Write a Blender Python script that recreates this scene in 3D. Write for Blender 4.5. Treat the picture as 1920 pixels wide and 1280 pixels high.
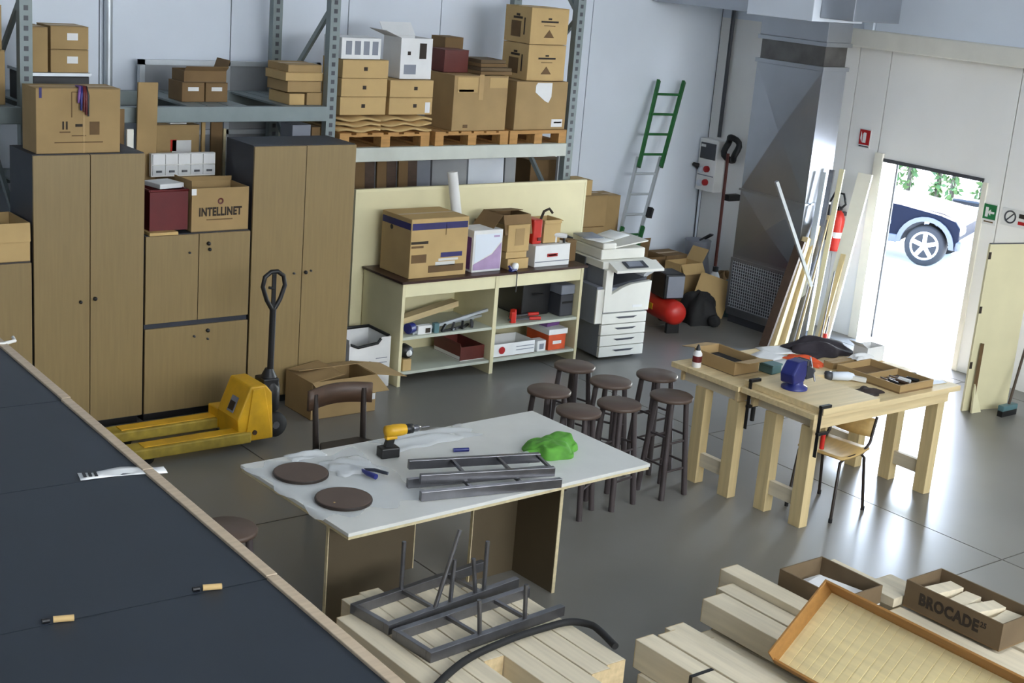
import bpy, bmesh, math, random
from mathutils import Vector, Matrix, Euler
random.seed(7)
scene = bpy.context.scene
C = scene.collection
for o in list(bpy.data.objects):
    bpy.data.objects.remove(o)

# ---------------------------------------------------------------- camera
CAM_H = 3.6
PITCH, YAW, ROLL = 0.2686, 0.6831, -0.0835
fwd = Vector((math.sin(YAW)*math.cos(PITCH), math.cos(YAW)*math.cos(PITCH), -math.sin(PITCH)))
rgt = Vector((math.cos(YAW), -math.sin(YAW), 0))
dwn = fwd.cross(rgt)
r2 = rgt*math.cos(ROLL) + dwn*math.sin(ROLL)
d2 = dwn*math.cos(ROLL) - rgt*math.sin(ROLL)
cam_data = bpy.data.cameras.new('camera')
cam_data.sensor_width = 36.0
cam_data.lens = 36.0*2671.7/1920.0
cam_data.clip_end = 300
cam = bpy.data.objects.new('camera', cam_data)
C.objects.link(cam)
cam.matrix_world = Matrix(((r2.x, -d2.x, -fwd.x, 0), (r2.y, -d2.y, -fwd.y, 0), (r2.z, -d2.z, -fwd.z, CAM_H), (0, 0, 0, 1)))
scene.camera = cam

# ---------------------------------------------------------------- world, sun, exposure
ADDED_SKYLIGHT_STRENGTH = 2.6
ADDED_CLERESTORY_STRENGTH = 16.5
ADDED_GLOW_COLOR = (0.93, 0.97, 1.0)
world = bpy.data.worlds.new('world')
scene.world = world
world.use_nodes = True
wn = world.node_tree.nodes
wl = world.node_tree.links
sky = wn.new('ShaderNodeTexSky')
sky.sky_type = 'NISHITA'
sky.sun_disc = False
sky.sun_elevation = math.radians(46)
sky.sun_rotation = math.radians(62)
bg = wn['Background']
bg.inputs['Strength'].default_value = 5.4
wl.new(sky.outputs['Color'], bg.inputs['Color'])
sun_data = bpy.data.lights.new('sun', 'SUN')
sun_data.energy = 30.0
sun_data.color = (1.0, 0.95, 0.87)
sun_data.angle = 0.01
sun = bpy.data.objects.new('sun', sun_data)
C.objects.link(sun)
sun.location = (20, 12, 12)
sun.rotation_euler = Vector((-1.7, -0.9, -1.95)).to_track_quat('-Z', 'Y').to_euler()
# daylight guided through the doorway
por_data = bpy.data.lights.new('doorway_portal', 'AREA')
por_data.shape = 'RECTANGLE'
por_data.size = 1.2
por_data.size_y = 1.9
por_data.cycles.is_portal = True
por = bpy.data.objects.new('doorway_portal', por_data)
C.objects.link(por)
por.location = (12.02, 8.275, 0.93)
por.rotation_euler = (math.radians(90), 0, math.radians(90))
vs = scene.view_settings
vs.view_transform = 'Standard'
vs.look = 'None'
vs.exposure = 0.0
vs.gamma = 1.0
vs.use_curve_mapping = False

# ---------------------------------------------------------------- materials
def lin(c):
    return tuple(((v/255.0)/12.92 if v/255.0 <= 0.04045 else ((v/255.0+0.055)/1.055)**2.4) for v in c)
MATS = {}
def mat(name, rgb, rough=0.6, metal=0.0, var=0.12, scale=6.0, bump=0.0, kind='noise', stretch=(1, 1, 1), rgb2=None, spec=0.5, trans=0.0, alpha=1.0, coat=0.0):
    if name in MATS:
        return MATS[name]
    m = bpy.data.materials.new(name)
    m.use_nodes = True
    nt = m.node_tree
    b = nt.nodes['Principled BSDF']
    b.inputs['Roughness'].default_value = rough
    b.inputs['Metallic'].default_value = metal
    b.inputs['Specular IOR Level'].default_value = spec
    if trans:
        b.inputs['Transmission Weight'].default_value = trans
    if coat:
        b.inputs['Coat Weight'].default_value = coat
    if alpha < 1:
        b.inputs['Alpha'].default_value = alpha
    a = lin(rgb)
    a2 = lin(rgb2) if rgb2 else tuple(v*(1-var) for v in a)
    a1 = a if rgb2 else tuple(min(1, v*(1+var)) for v in a)
    tc = nt.nodes.new('ShaderNodeTexCoord')
    mp = nt.nodes.new('ShaderNodeMapping')
    mp.inputs['Scale'].default_value = stretch
    nt.links.new(tc.outputs['Object'], mp.inputs['Vector'])
    if kind == 'wave':
        tx = nt.nodes.new('ShaderNodeTexWave')
        tx.inputs['Scale'].default_value = scale
        tx.inputs['Distortion'].default_value = 3.0
        tx.inputs['Detail'].default_value = 2.0
        fac = tx.outputs['Fac']
    elif kind == 'voronoi':
        tx = nt.nodes.new('ShaderNodeTexVoronoi')
        tx.inputs['Scale'].default_value = scale
        fac = tx.outputs['Distance']
    else:
        tx = nt.nodes.new('ShaderNodeTexNoise')
        tx.inputs['Scale'].default_value = scale
        tx.inputs['Detail'].default_value = 4.0
        fac = tx.outputs['Fac']
    nt.links.new(mp.outputs['Vector'], tx.inputs['Vector'])
    rp = nt.nodes.new('ShaderNodeValToRGB')
    rp.color_ramp.elements[0].position = 0.3
    rp.color_ramp.elements[1].position = 0.7
    rp.color_ramp.elements[0].color = (*a2, 1)
    rp.color_ramp.elements[1].color = (*a1, 1)
    nt.links.new(fac, rp.inputs['Fac'])
    nt.links.new(rp.outputs['Color'], b.inputs['Base Color'])
    if bump:
        bp = nt.nodes.new('ShaderNodeBump')
        bp.inputs['Strength'].default_value = bump
        bp.inputs['Distance'].default_value = 0.01
        nt.links.new(fac, bp.inputs['Height'])
        nt.links.new(bp.outputs['Normal'], b.inputs['Normal'])
    MATS[name] = m
    return m

def floor_mat():
    m = mat('concrete_floor', (122, 119, 112), rough=0.36, var=0.07, scale=1.1, spec=0.5)
    nt = m.node_tree
    b = nt.nodes['Principled BSDF']
    n2 = nt.nodes.new('ShaderNodeTexNoise')
    n2.inputs['Scale'].default_value = 2.6
    n2.inputs['Detail'].default_value = 3.0
    tc = nt.nodes.new('ShaderNodeTexCoord')
    nt.links.new(tc.outputs['Object'], n2.inputs['Vector'])
    mr = nt.nodes.new('ShaderNodeMapRange')
    mr.inputs['To Min'].default_value = 0.29
    mr.inputs['To Max'].default_value = 0.36
    nt.links.new(n2.outputs['Fac'], mr.inputs['Value'])
    nt.links.new(mr.outputs['Result'], b.inputs['Roughness'])
    return m

def emit_mat(name, rgb, strength):
    m = bpy.data.materials.new(name)
    m.use_nodes = True
    nt = m.node_tree
    b = nt.nodes['Principled BSDF']
    b.inputs['Base Color'].default_value = (0.8, 0.8, 0.8, 1)
    b.inputs['Emission Color'].default_value = (*rgb, 1)
    b.inputs['Emission Strength'].default_value = strength
    return m

M_FLOOR = floor_mat()
M_WALL = mat('wall_panel_paint', (222, 229, 238), rough=0.5, var=0.03, scale=1.5)
M_WALLR = mat('wall_panel_right', (242, 241, 238), rough=0.5, var=0.03, scale=1.5)
M_JOINT = mat('panel_joint', (92, 96, 102), rough=0.7)
M_BEAMW = mat('concrete_beam_paint', (222, 219, 208), rough=0.6, var=0.04)
M_OAK = mat('maple_laminate', (141, 119, 79), rough=0.42, var=0.07, scale=3.0, kind='noise', stretch=(14, 14, 0.9))
M_DARKCAB = mat('charcoal_carcass', (42, 46, 56), rough=0.55, var=0.12, scale=5)
M_CABTOP = mat('slate_top', (34, 41, 50), rough=0.5, var=0.08, scale=3)
M_EDGE = mat('beech_edge', (186, 166, 140), rough=0.5, var=0.1, scale=8, stretch=(1, 8, 1))
M_GAP = mat('shadow_gap_black', (18, 17, 16), rough=0.8)
M_BLACK = mat('black_plastic', (20, 20, 22), rough=0.45, var=0.2)
M_BLACKR = mat('black_rubber', (24, 24, 25), rough=0.75, var=0.2)
M_CREAM = mat('cream_laminate', (222, 213, 172), rough=0.5, var=0.05, scale=2.5)
M_CREAME = mat('cream_edge', (228, 220, 180), rough=0.5, var=0.04)
M_SHELF = mat('shelf_grey_cream', (190, 194, 178), rough=0.5, var=0.06)
M_BROWNTOP = mat('dark_brown_top', (58, 36, 30), rough=0.35, var=0.15)
M_CARD = mat('cardboard', (164, 136, 92), rough=0.85, var=0.09, scale=4, bump=0.05)
M_CARD2 = mat('cardboard_pale', (190, 160, 108), rough=0.85, var=0.08, scale=4, bump=0.05)
M_CARD3 = mat('cardboard_dark', (122, 96, 62), rough=0.85, var=0.12, scale=4, bump=0.05)
M_CARDIN = mat('cardboard_inside', (106, 88, 64), rough=0.9, var=0.1)
M_TAPE = mat('packing_tape', (176, 146, 98), rough=0.3, var=0.06)
M_INK = mat('print_ink', (48, 38, 28), rough=0.8, var=0.2)
M_INKF = mat('print_ink_faded', (104, 80, 50), rough=0.85, var=0.2)
M_BLUEINK = mat('print_navy', (40, 38, 96), rough=0.6, var=0.2)
M_WHITE = mat('white_paper', (226, 226, 224), rough=0.7, var=0.04)
M_WHITEP = mat('white_plastic', (214, 212, 206), rough=0.4, var=0.04)
M_GREYP = mat('grey_plastic', (128, 132, 142), rough=0.45, var=0.06)
M_DGREYP = mat('dark_grey_plastic', (66, 68, 74), rough=0.45, var=0.08)
M_PALLET = mat('pallet_wood', (178, 134, 78), rough=0.8, var=0.18, scale=3, stretch=(2, 12, 12), bump=0.1)
M_PINE = mat('pine_timber', (214, 202, 176), rough=0.65, var=0.09, scale=2.2, stretch=(14, 1, 14), bump=0.04)
M_PINEX = mat('pine_bench', (216, 194, 148), rough=0.6, var=0.1, scale=2.2, stretch=(1, 14, 14), bump=0.04)
M_PINEZ = mat('pine_post', (210, 188, 140), rough=0.6, var=0.1, scale=2.2, stretch=(14, 14, 1), bump=0.04)
M_PINEEND = mat('pine_end_grain', (198, 176, 136), rough=0.75, var=0.15, scale=30)
M_STEEL = mat('raw_steel_tube', (116, 116, 120), rough=0.30, metal=0.8, var=0.18, scale=9)
M_GALV = mat('galvanised_sheet', (164, 168, 174), rough=0.30, metal=0.85, var=0.05, scale=3)
M_GALVD = mat('galvanised_dark_band', (104, 102, 100), rough=0.4, metal=0.8, var=0.2, scale=7)  # darker grey for the flexible joint of the duct
M_RACK = mat('rack_grey_green_steel', (128, 138, 138), rough=0.5, metal=0.25, var=0.07)
M_RACKL = mat('rack_pale_beam', (192, 196, 186), rough=0.5, metal=0.1, var=0.05)
M_PANELG = mat('grey_infill_panel', (150, 153, 156), rough=0.5, var=0.05)
M_ALU = mat('aluminium_profile', (196, 202, 206), rough=0.4, metal=0.5, var=0.05)
M_YELLOW = mat('yellow_enamel', (214, 164, 28), rough=0.45, var=0.18, scale=7)
M_YELLOWW = mat('yellow_worn', (166, 142, 52), rough=0.6, var=0.35, scale=9)
M_STOOLTOP = mat('stool_brown_seat', (84, 68, 58), rough=0.5, var=0.1)
M_STOOLEG = mat('stool_dark_leg', (66, 58, 58), rough=0.5, var=0.12)
M_CHBROWN = mat('walnut_brown', (74, 54, 40), rough=0.5, var=0.15, scale=4, stretch=(3, 12, 12))
M_CHDARK = mat('dark_walnut', (40, 30, 24), rough=0.5, var=0.15)
M_WTOP = mat('white_table_laminate', (212, 212, 206), rough=0.4, var=0.03)
M_WEDGE = mat('table_chipboard_edge', (200, 186, 148), rough=0.7, var=0.12, scale=40)
M_TLEG = mat('table_leg_panel', (86, 74, 54), rough=0.6, var=0.06)
M_GREEN = mat('green_fabric', (84, 148, 48), rough=0.75, var=0.25, scale=12, bump=0.2)
M_RED = mat('red_enamel', (196, 42, 30), rough=0.35, var=0.12)
M_REDD = mat('dark_red_plastic', (96, 20, 22), rough=0.5, var=0.15)
M_ORANGE = mat('orange_red', (216, 84, 38), rough=0.5, var=0.15)
M_BLUE = mat('vise_blue', (32, 40, 110), rough=0.4, var=0.2)
M_TEAL = mat('teal_plastic', (84, 118, 122), rough=0.45, var=0.1)
M_LADG = mat('green_ladder_paint', (30, 96, 44), rough=0.5, var=0.15)
M_POLY = mat('clear_polythene', (232, 236, 238), rough=0.25, var=0.03, alpha=0.42)
M_COPIER = mat('copier_white', (222, 220, 210), rough=0.45, var=0.03)
M_SIGNR = mat('sign_red', (170, 18, 20), rough=0.45)
M_SIGNG = mat('sign_green', (20, 112, 60), rough=0.45)
M_PLY = mat('plywood', (196, 164, 104), rough=0.5, var=0.1, scale=3, stretch=(2, 10, 10))
M_BAG = mat('dark_bag_fabric', (44, 38, 44), rough=0.8, var=0.35, scale=14, bump=0.3)
M_LEATHER = mat('dark_glove', (50, 38, 34), rough=0.7, var=0.25, scale=14, bump=0.2)
M_CAR = mat('car_navy_paint', (12, 16, 28), rough=0.5, metal=0.0, var=0.05, coat=0.0, spec=0.05)
M_GLASS = mat('car_glass', (40, 56, 62), rough=0.3, var=0.05, spec=0.1)
M_TYRE = mat('tyre_rubber', (22, 22, 24), rough=0.85, var=0.15)
M_RIM = mat('alloy_rim', (206, 208, 212), rough=0.3, metal=0.6, var=0.05)
M_CARTRIM = mat('car_grey_trim', (60, 64, 72), rough=0.5, var=0.05)
M_LEAF = mat('tree_leaf', (58, 84, 34), rough=0.7, var=0.4, scale=3)
M_BARK = mat('tree_bark', (64, 58, 46), rough=0.9, var=0.25, scale=8)
M_GROUND = mat('pale_forecourt', (214, 210, 202), rough=0.9, var=0.06, scale=0.8)
M_KERB = mat('kerb_stone', (178, 172, 160), rough=0.9, var=0.12)
M_BROOM = mat('broom_handle', (70, 54, 40), rough=0.6, var=0.15)
M_WTPLANK = mat('white_plank', (232, 228, 214), rough=0.5, var=0.04)
M_LILAC = mat('lilac_print', (176, 150, 186), rough=0.5, var=0.15)
M_PURPLE = mat('purple_print', (120, 80, 140), rough=0.5, var=0.25)
M_TRAYW = mat('orange_pine_side', (164, 118, 62), rough=0.5, var=0.12, scale=3, stretch=(10, 1, 10))
M_TRAYB = mat('pale_ply_bottom', (230, 212, 160), rough=0.5, var=0.08, scale=3, stretch=(12, 1, 1))
M_REDTUBE = mat('dark_red_pole', (98, 42, 34), rough=0.5, var=0.15)

# ---------------------------------------------------------------- mesh helpers
class MB:
    """collects shapes for ONE mesh"""
    def __init__(self):
        self.v = []; self.f = []; self.smooth = set()
    def add(self, vs_, fs, smooth=False):
        b = len(self.v)
        self.v += [tuple(p) for p in vs_]
        for q in fs:
            if smooth:
                self.smooth.add(len(self.f))
            self.f.append(tuple(i+b for i in q))
        return self
    def box(self, x0, x1, y0, y1, z0, z1):
        return self.para((x0, y0, z0), (x1-x0, 0, 0), (0, y1-y0, 0), (0, 0, z1-z0))
    def para(self, o, u, v, w):
        o = Vector(o); u = Vector(u); v = Vector(v); w = Vector(w)
        if u.cross(v).dot(w) < 0:
            u, v = v, u
        P = [o, o+u, o+u+v, o+v, o+w, o+u+w, o+u+v+w, o+v+w]
        return self.add(P, [(0, 3, 2, 1), (4, 5, 6, 7), (0, 1, 5, 4), (1, 2, 6, 5), (2, 3, 7, 6), (3, 0, 4, 7)])
    def bar(self, p, q, w, h, up=(0, 0, 1)):
        """square bar between two points, w sideways, h along up"""
        p = Vector(p); q = Vector(q); d = (q-p)
        n = d.normalized(); up = Vector(up)
        s = n.cross(up)
        if s.length < 1e-4:
            s = n.cross(Vector((1, 0, 0)))
        s.normalize(); u = s.cross(n).normalized()
        return self.para(p - s*w/2 - u*h/2, d, s*w, u*h)
    def cyl(self, p, q, r, r1=None, n=12, cap=True):
        return self.tube([p, q], [r, r if r1 is None else r1], n, cap)
    def tube(self, path, r, n=8, cap=True):
        path = [Vector(p) for p in path]
        rs = r if isinstance(r, (list, tuple)) else [r]*len(path)
        t0 = (path[1]-path[0]).normalized()
        ref = Vector((0, 0, 1)) if abs(t0.z) < 0.9 else Vector((1, 0, 0))
        s = t0.cross(ref).normalized()
        vv = []
        for i, p in enumerate(path):
            t = (path[min(i+1, len(path)-1)] - path[max(i-1, 0)]).normalized()
            s = (s - t*s.dot(t)).normalized()
            u = t.cross(s)
            for k in range(n):
                a = 2*math.pi*k/n
                vv.append(p + (s*math.cos(a) + u*math.sin(a))*rs[i])
        ff = []
        for i in range(len(path)-1):
            for k in range(n):
                a = i*n+k; b = i*n+(k+1) % n
                ff.append((a, b, b+n, a+n))
        self.add(vv, ff, True)
        if cap:
            m = len(path)-1
            self.add(vv[:n], [tuple(reversed(range(n)))])
            self.add(vv[m*n:], [tuple(range(n))])
        return self
    def lathe(self, prof, n=24, c=(0, 0, 0), axis='z'):
        vv = []; ff = []
        for r, h in prof:
            for k in range(n):
                a = 2*math.pi*k/n
                x, y = r*math.cos(a), r*math.sin(a)
                p = {'z': (x, y, h), 'x': (h, x, y), 'y': (y, h, x)}[axis]
                vv.append((p[0]+c[0], p[1]+c[1], p[2]+c[2]))
        for i in range(len(prof)-1):
            for k in range(n):
                a = i*n+k; b = i*n+(k+1) % n
                ff.append((a, b, b+n, a+n))
        self.add(vv, ff, True)
        if prof[0] == prof[-1]:
            return self
        if prof[0][0] > 1e-5:
            self.add(vv[:n], [tuple(reversed(range(n)))])
        if prof[-1][0] > 1e-5:
            self.add(vv[-n:], [tuple(range(n))])
        return self
    def prism(self, poly, o, u, v, w):
        """polygon (a,b) in the plane o+a*u+b*v, extruded by w"""
        o = Vector(o); u = Vector(u); v = Vector(v); w = Vector(w)
        ar = sum(poly[i][0]*poly[(i+1) % len(poly)][1] - poly[(i+1) % len(poly)][0]*poly[i][1] for i in range(len(poly)))
        if (ar > 0) != (u.cross(v).dot(w) > 0):
            poly = list(reversed(poly))
        n = len(poly)
        A = [o+u*a+v*b for a, b in poly]; B = [p+w for p in A]
        ff = [tuple(reversed(range(n))), tuple(range(n, 2*n))]
        for i in range(n):
            j = (i+1) % n
            ff.append((i, j, j+n, i+n))
        return self.add(A+B, ff)
    def grid(self, fn, nu, nv, smooth=True):
        vv = [fn(i/nu, j/nv) for j in range(nv+1) for i in range(nu+1)]
        ff = [(j*(nu+1)+i, j*(nu+1)+i+1, (j+1)*(nu+1)+i+1, (j+1)*(nu+1)+i) for j in range(nv) for i in range(nu)]
        return self.add(vv, ff, smooth)
    def mesh(self, name, m):
        me = bpy.data.meshes.new(name)
        me.from_pydata([tuple(p) for p in self.v], [], self.f)
        for i, p in enumerate(me.polygons):
            p.use_smooth = i in self.smooth
        me.materials.append(m)
        me.update()
        return me

def put(name, mb, m, parent=None, loc=(0, 0, 0), rot=None, bevel=0, solid=0):
    me = mb if isinstance(mb, bpy.types.Mesh) else mb.mesh(name, m)
    o = bpy.data.objects.new(name, me)
    C.objects.link(o)
    if parent is not None:
        o.parent = parent
    o.location = loc
    if rot is not None:
        o.rotation_euler = rot
    if solid:
        s = o.modifiers.new('thickness', 'SOLIDIFY')
        s.thickness = solid
        s.offset = 0
    if bevel:
        b = o.modifiers.new('bevel', 'BEVEL')
        b.width = bevel
        b.segments = 2
        b.limit_method = 'ANGLE'
        b.angle_limit = math.radians(50)
    return o
def tag(o, label, cat, group=None):
    o['label'] = label; o['category'] = cat
    if group:
        o['group'] = group
    return o
def thing(name, label, cat, loc=(0, 0, 0), rz=0.0, group=None, rot=None):
    o = bpy.data.objects.new(name, None)
    o.empty_display_size = 0.1
    C.objects.link(o)
    o.location = loc
    o.rotation_euler = rot if rot is not None else (0, 0, rz)
    return tag(o, label, cat, group)
def struct(name, mb, m, loc=(0, 0, 0), label=None, bevel=0):
    o = put(name, mb, m, None, loc, bevel=bevel)
    o['kind'] = 'structure'
    if label:
        o['label'] = label
    return o
def copy_tree(o, parent=None):
    c = o.copy(); C.objects.link(c); c.parent = parent
    for ch in list(o.children):
        copy_tree(ch, c)
    return c
def text_mesh(txt, size, depth=0.0008, bold=0.0, shear=0.0, name='lettering'):
    cu = bpy.data.curves.new(name, 'FONT')
    cu.body = txt; cu.size = size; cu.extrude = depth
    cu.align_x = 'CENTER'; cu.align_y = 'CENTER'
    cu.space_character = 1.0+bold*25; cu.offset = bold; cu.shear = shear; cu.resolution_u = 3
    ob = bpy.data.objects.new(name, cu)
    C.objects.link(ob)
    dg = bpy.context.evaluated_depsgraph_get()
    me = bpy.data.meshes.new_from_object(ob.evaluated_get(dg))
    me.name = name
    bpy.data.objects.remove(ob)
    return me
def lettering(parent, txt, size, loc, face, m, bold=0.0, sx=1.0, name='lettering', shear=0.0):
    """flat lettering on a face; face '-y' reads from the front, '-x' from the left side, '+z' from above"""
    me = text_mesh(txt, size, bold=bold, name=name, shear=shear)
    me.materials.clear(); me.materials.append(m)
    rot = {'-y': (math.pi/2, 0, 0), '-x': (math.pi/2, 0, -math.pi/2), '+z': (0, 0, 0)}[face]
    o = put(name, me, m, parent, loc, rot)
    o.scale = (sx, 1, 1)
    return o
B = lambda *a: MB().box(*a)
# ================================================================ THE SETTING
X0, X1, Y0, Y1, ZC = -4.0, 11.8, -5.0, 11.3, 5.6
fl = struct('floor', B(X0-0.2, 12.0, Y0-0.2, Y1+0.2, -0.2, -0.012), M_JOINT, label='grey concrete floor with sawn joints')
xs = [X0, -2.24, 1.2, 4.64, 8.08, 11.52, 12.0]
ys = [Y0, -3.44, -0.74, 1.96, 4.66, 7.36, 10.06, Y1]
for i in range(len(xs)-1):
    for j in range(len(ys)-1):
        g = 0.005
        put('slab', B(xs[i]+g, xs[i+1]-g, ys[j]+g, ys[j+1]-g, -0.014, 0.0), M_FLOOR, fl)

wb_ = struct('wall_back', B(X0-0.2, X1+0.2, Y1+0.012, Y1+0.2, 0, ZC), M_JOINT, label='pale blue-grey panelled back wall')
ex = [X0, -2.4, -1.2, 0.0, 1.15, 2.3, 3.47, 4.64, 5.81, 6.98, 8.0, 8.95, 9.9, X1]
for i in range(len(ex)-1):
    put('panel', B(ex[i]+0.005, ex[i+1]-0.005, Y1, Y1+0.03, 0, ZC), M_WALL, wb_)

DY0, DY1, DZ = 7.69, 8.86, 1.86
mb = B(X1+0.02, X1+0.2, Y0, DY0, 0, ZC)
mb.box(X1+0.02, X1+0.2, DY1, Y1, 0, ZC); mb.box(X1+0.02, X1+0.2, DY0, DY1, DZ, ZC)
wr = struct('wall_right', mb, M_JOINT, label='white panelled right wall with an open doorway')
def rp(y0, y1, z0, z1, m=M_WALLR, dx=0.0):
    put('panel', B(X1-dx, X1+0.03, y0+0.006, y1-0.006, z0, z1), m, wr)
for a, b_ in ((Y0, -3), (-3, -1), (-1, 1), (1, 3), (3, 5.1), (5.1, 6.3), (6.3, 7.48), (8.95, 9.34)):
    rp(a, b_, 0, 2.95)
rp(9.34, Y1, 0, 3.05)
rp(7.48, DY0+0.006, 0, 2.95); rp(DY1-0.006, 8.95, 0, 2.95)
rp(DY0-0.006, DY1+0.006, DZ, 2.95)
for a, b_ in ((Y0, -2), (-2, 1), (1, 4), (4, 6.6), (6.6, 9.2), (9.32, Y1)):
    rp(a, b_, 3.05, ZC, M_WALL)
rp(9.2, 9.32, 3.05, ZC, M_WALL, 0.03)
struct('trim_1', B(X1-0.2, X1-0.001, Y0, 9.72, 2.93, 3.10), M_BEAMW, label='pale horizontal beam along the right wall', bevel=0.01)
mb = B(X1-0.03, X1+0.22, DY1, DY1+0.10, 0, DZ+0.06)
struct('trim_2', mb, M_WTPLANK, label='white door jamb beside the leaning planks', bevel=0.004)
struct('trim_3', B(X1-0.012, X1+0.20, DY0, DY1, DZ-0.02, DZ+0.015), M_DGREYP, label='dark lintel gasket over the doorway')
struct('trim_6', B(X1-0.03, X1+0.21, DY1-0.012, DY1-0.0005, 0, DZ-0.02), M_WTPLANK, label='white door reveal lining')
struct('trim_4', B(X1+0.205, X1+0.22, DY1-0.03, DY1-0.0125, 0, DZ-0.02), M_DGREYP, label='dark gasket down the door jamb')
struct('trim_5', B(X1-0.02, X1+0.2, DY0-0.05, DY0, 0, DZ-0.02), M_WTPLANK, label='white door jamb near the exit sign')
struct('wall_left', B(X0-0.2, X0, Y0-0.2, Y1+0.2, 0, ZC), M_WALL)
struct('wall_front', B(X0-0.2, X1+0.2, Y0-0.2, Y0, 0, ZC), M_WALL)
struct('ceiling', B(X0-0.2, X1+0.2, Y0-0.2, Y1+0.2, ZC, ZC+0.2), M_WALL)
M_SKYGLOW = emit_mat('added_skylight_glow', ADDED_GLOW_COLOR, ADDED_SKYLIGHT_STRENGTH)  # glowing strip added overhead, out of view, to light horizontal surfaces
w1 = struct('added_skylight', MB().box(1.4, 11.1, 0.97, 1.05, ZC-0.06, ZC-0.001).box(1.4, 11.1, 2.15, 2.23, ZC-0.06, ZC-0.001).box(1.4, 1.48, 1.05, 2.15, ZC-0.06, ZC-0.001).box(11.02, 11.1, 1.05, 2.15, ZC-0.06, ZC-0.001), M_ALU, label='unseen skylight strip added in the ceiling, with glowing panes')
for k in range(8):
    put('pane', B(1.49+k*1.19, 1.49+(k+1)*1.19-0.03, 1.06, 2.14, ZC-0.04, ZC-0.012), M_SKYGLOW, w1)
M_CLERGLOW = emit_mat('added_clerestory_glow', ADDED_GLOW_COLOR, ADDED_CLERESTORY_STRENGTH)  # glowing band added behind the camera, never in view, to brighten the walls
w2 = struct('added_clerestory', MB().box(-0.1, 10.1, Y0+0.001, Y0+0.06, 3.2, 3.3).box(-0.1, 10.1, Y0+0.001, Y0+0.06, 5.2, 5.3).box(-0.1, 0.0, Y0+0.001, Y0+0.06, 3.3, 5.2).box(10.0, 10.1, Y0+0.001, Y0+0.06, 3.3, 5.2), M_ALU, label='unseen glowing window band added high in the wall behind the camera')
for k in range(10):
    put('pane', B(0.01+k, 0.97+k, Y0+0.012, Y0+0.04, 3.31, 5.19), M_CLERGLOW, w2)

# ---------------------------------------------------------------- outside
gm = MB()
prof = [(11.98, -0.012), (12.5, -0.012), (18.0, -0.55), (60, -0.55)]
vv = []
for x, z in prof:
    vv += [(x, -20, z), (x, 60, z)]
gm.add(vv, [(2*i, 2*i+2, 2*i+3, 2*i+1) for i in range(3)])
vv2 = [(x, y, z-0.3) for x, y, z in vv]
gm.add(vv2, [(2*i, 2*i+1, 2*i+3, 2*i+2) for i in range(3)])
struct('forecourt', gm, M_GROUND, label='sunlit pale forecourt outside the doorway')
struct('kerb', B(20.75, 20.95, 2, 32, -0.56, -0.42), M_KERB, label='low stone kerb behind the dark car', bevel=0.02)

# ---- the car seen through the doorway (front towards -y), built around its near front wheel
car = thing('car', 'dark navy off-road car with silver alloy wheels parked outside the doorway', 'car', (18.2, 12.7, -0.55), math.radians(22))
S = 0.88
def cy(a):   # metres behind the front wheel centre -> local y
    return a*S
body = [(-0.50, 0.36), (-0.56, 0.52), (-0.55, 0.74), (-0.46, 0.85), (-0.2, 0.92), (0.5, 1.0), (0.95, 1.02), (3.55, 1.04), (3.62, 0.9), (3.6, 0.40), (3.2, 0.34), (0.46, 0.34), (0.44, 0.50), (0.34, 0.68), (0.18, 0.77), (0, 0.80), (-0.18, 0.77), (-0.34, 0.68), (-0.42, 0.50), (-0.44, 0.36)]
put('body', MB().prism([(a*S, b_*S) for a, b_ in body], (0.0, 0, 0), (0, 1, 0), (0, 0, 1), (1.72*S, 0, 0)), M_CAR, car, bevel=0.05)
roof = [(0.98, 1.0), (1.55, 1.48), (1.8, 1.54), (3.1, 1.52), (3.5, 1.04)]
put('cabin', MB().prism([(a*S, b_*S) for a, b_ in roof], (0.10*S, 0, 0), (0, 1, 0), (0, 0, 1), (1.52*S, 0, 0)), M_CAR, car, bevel=0.04)
for (pa, nm) in (([(1.18, 1.04), (1.58, 1.42), (1.86, 1.45), (1.86, 1.04)], 'side_window'), ([(1.94, 1.04), (1.94, 1.45), (2.8, 1.45), (2.95, 1.04)], 'side_window')):
    put(nm, MB().prism([(a*S, b_*S) for a, b_ in pa], (0.085*S, 0, 0), (0, 1, 0), (0, 0, 1), (0.02, 0, 0)), M_GLASS, car)
put('windscreen', MB().para((0.18*S, 0.985*S, 1.02*S), (1.36*S, 0, 0), (0, 0.54*S, 0.45*S), (0, -0.012, 0.012)), M_GLASS, car)
put('bonnet', MB().prism([(-0.44*S, 0.86*S), (-0.2*S, 0.935*S), (0.96*S, 1.045*S), (0.96*S, 1.0*S), (-0.42*S, 0.83*S)], (0.16*S, 0, 0), (0, 1, 0), (0, 0, 1), (1.40*S, 0, 0)), M_CAR, car, bevel=0.015)
put('front_bumper', B(0.0, 1.72*S, -0.62*S, -0.47*S, 0.34*S, 0.54*S), M_CARTRIM, car, bevel=0.05)
put('headlamp', B(0.04*S, 0.42*S, -0.575*S, -0.50*S, 0.60*S, 0.74*S), M_WHITEP, car, bevel=0.03)
put('sill_trim', B(-0.03*S, 0.05*S, 0.48*S, 3.1*S, 0.34*S, 0.48*S), M_CARTRIM, car, bevel=0.015)
put('side_moulding', B(-0.02*S, 0.01*S, 0.62*S, 3.0*S, 0.64*S, 0.71*S), M_CARTRIM, car, bevel=0.01)
put('door_seam', B(-0.004*S, 0.01*S, 0.64*S, 0.66*S, 0.5*S, 1.0*S), M_BLACK, car)
arch = MB()
pts = [(math.cos(t)*0.50*S, (0.36+math.sin(t)*0.50)*S) for t in [math.pi*k/14 for k in range(15)]]
pin = [(math.cos(t)*0.42*S, (0.36+math.sin(t)*0.42)*S) for t in [math.pi*(14-k)/14 for k in range(15)]]
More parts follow.
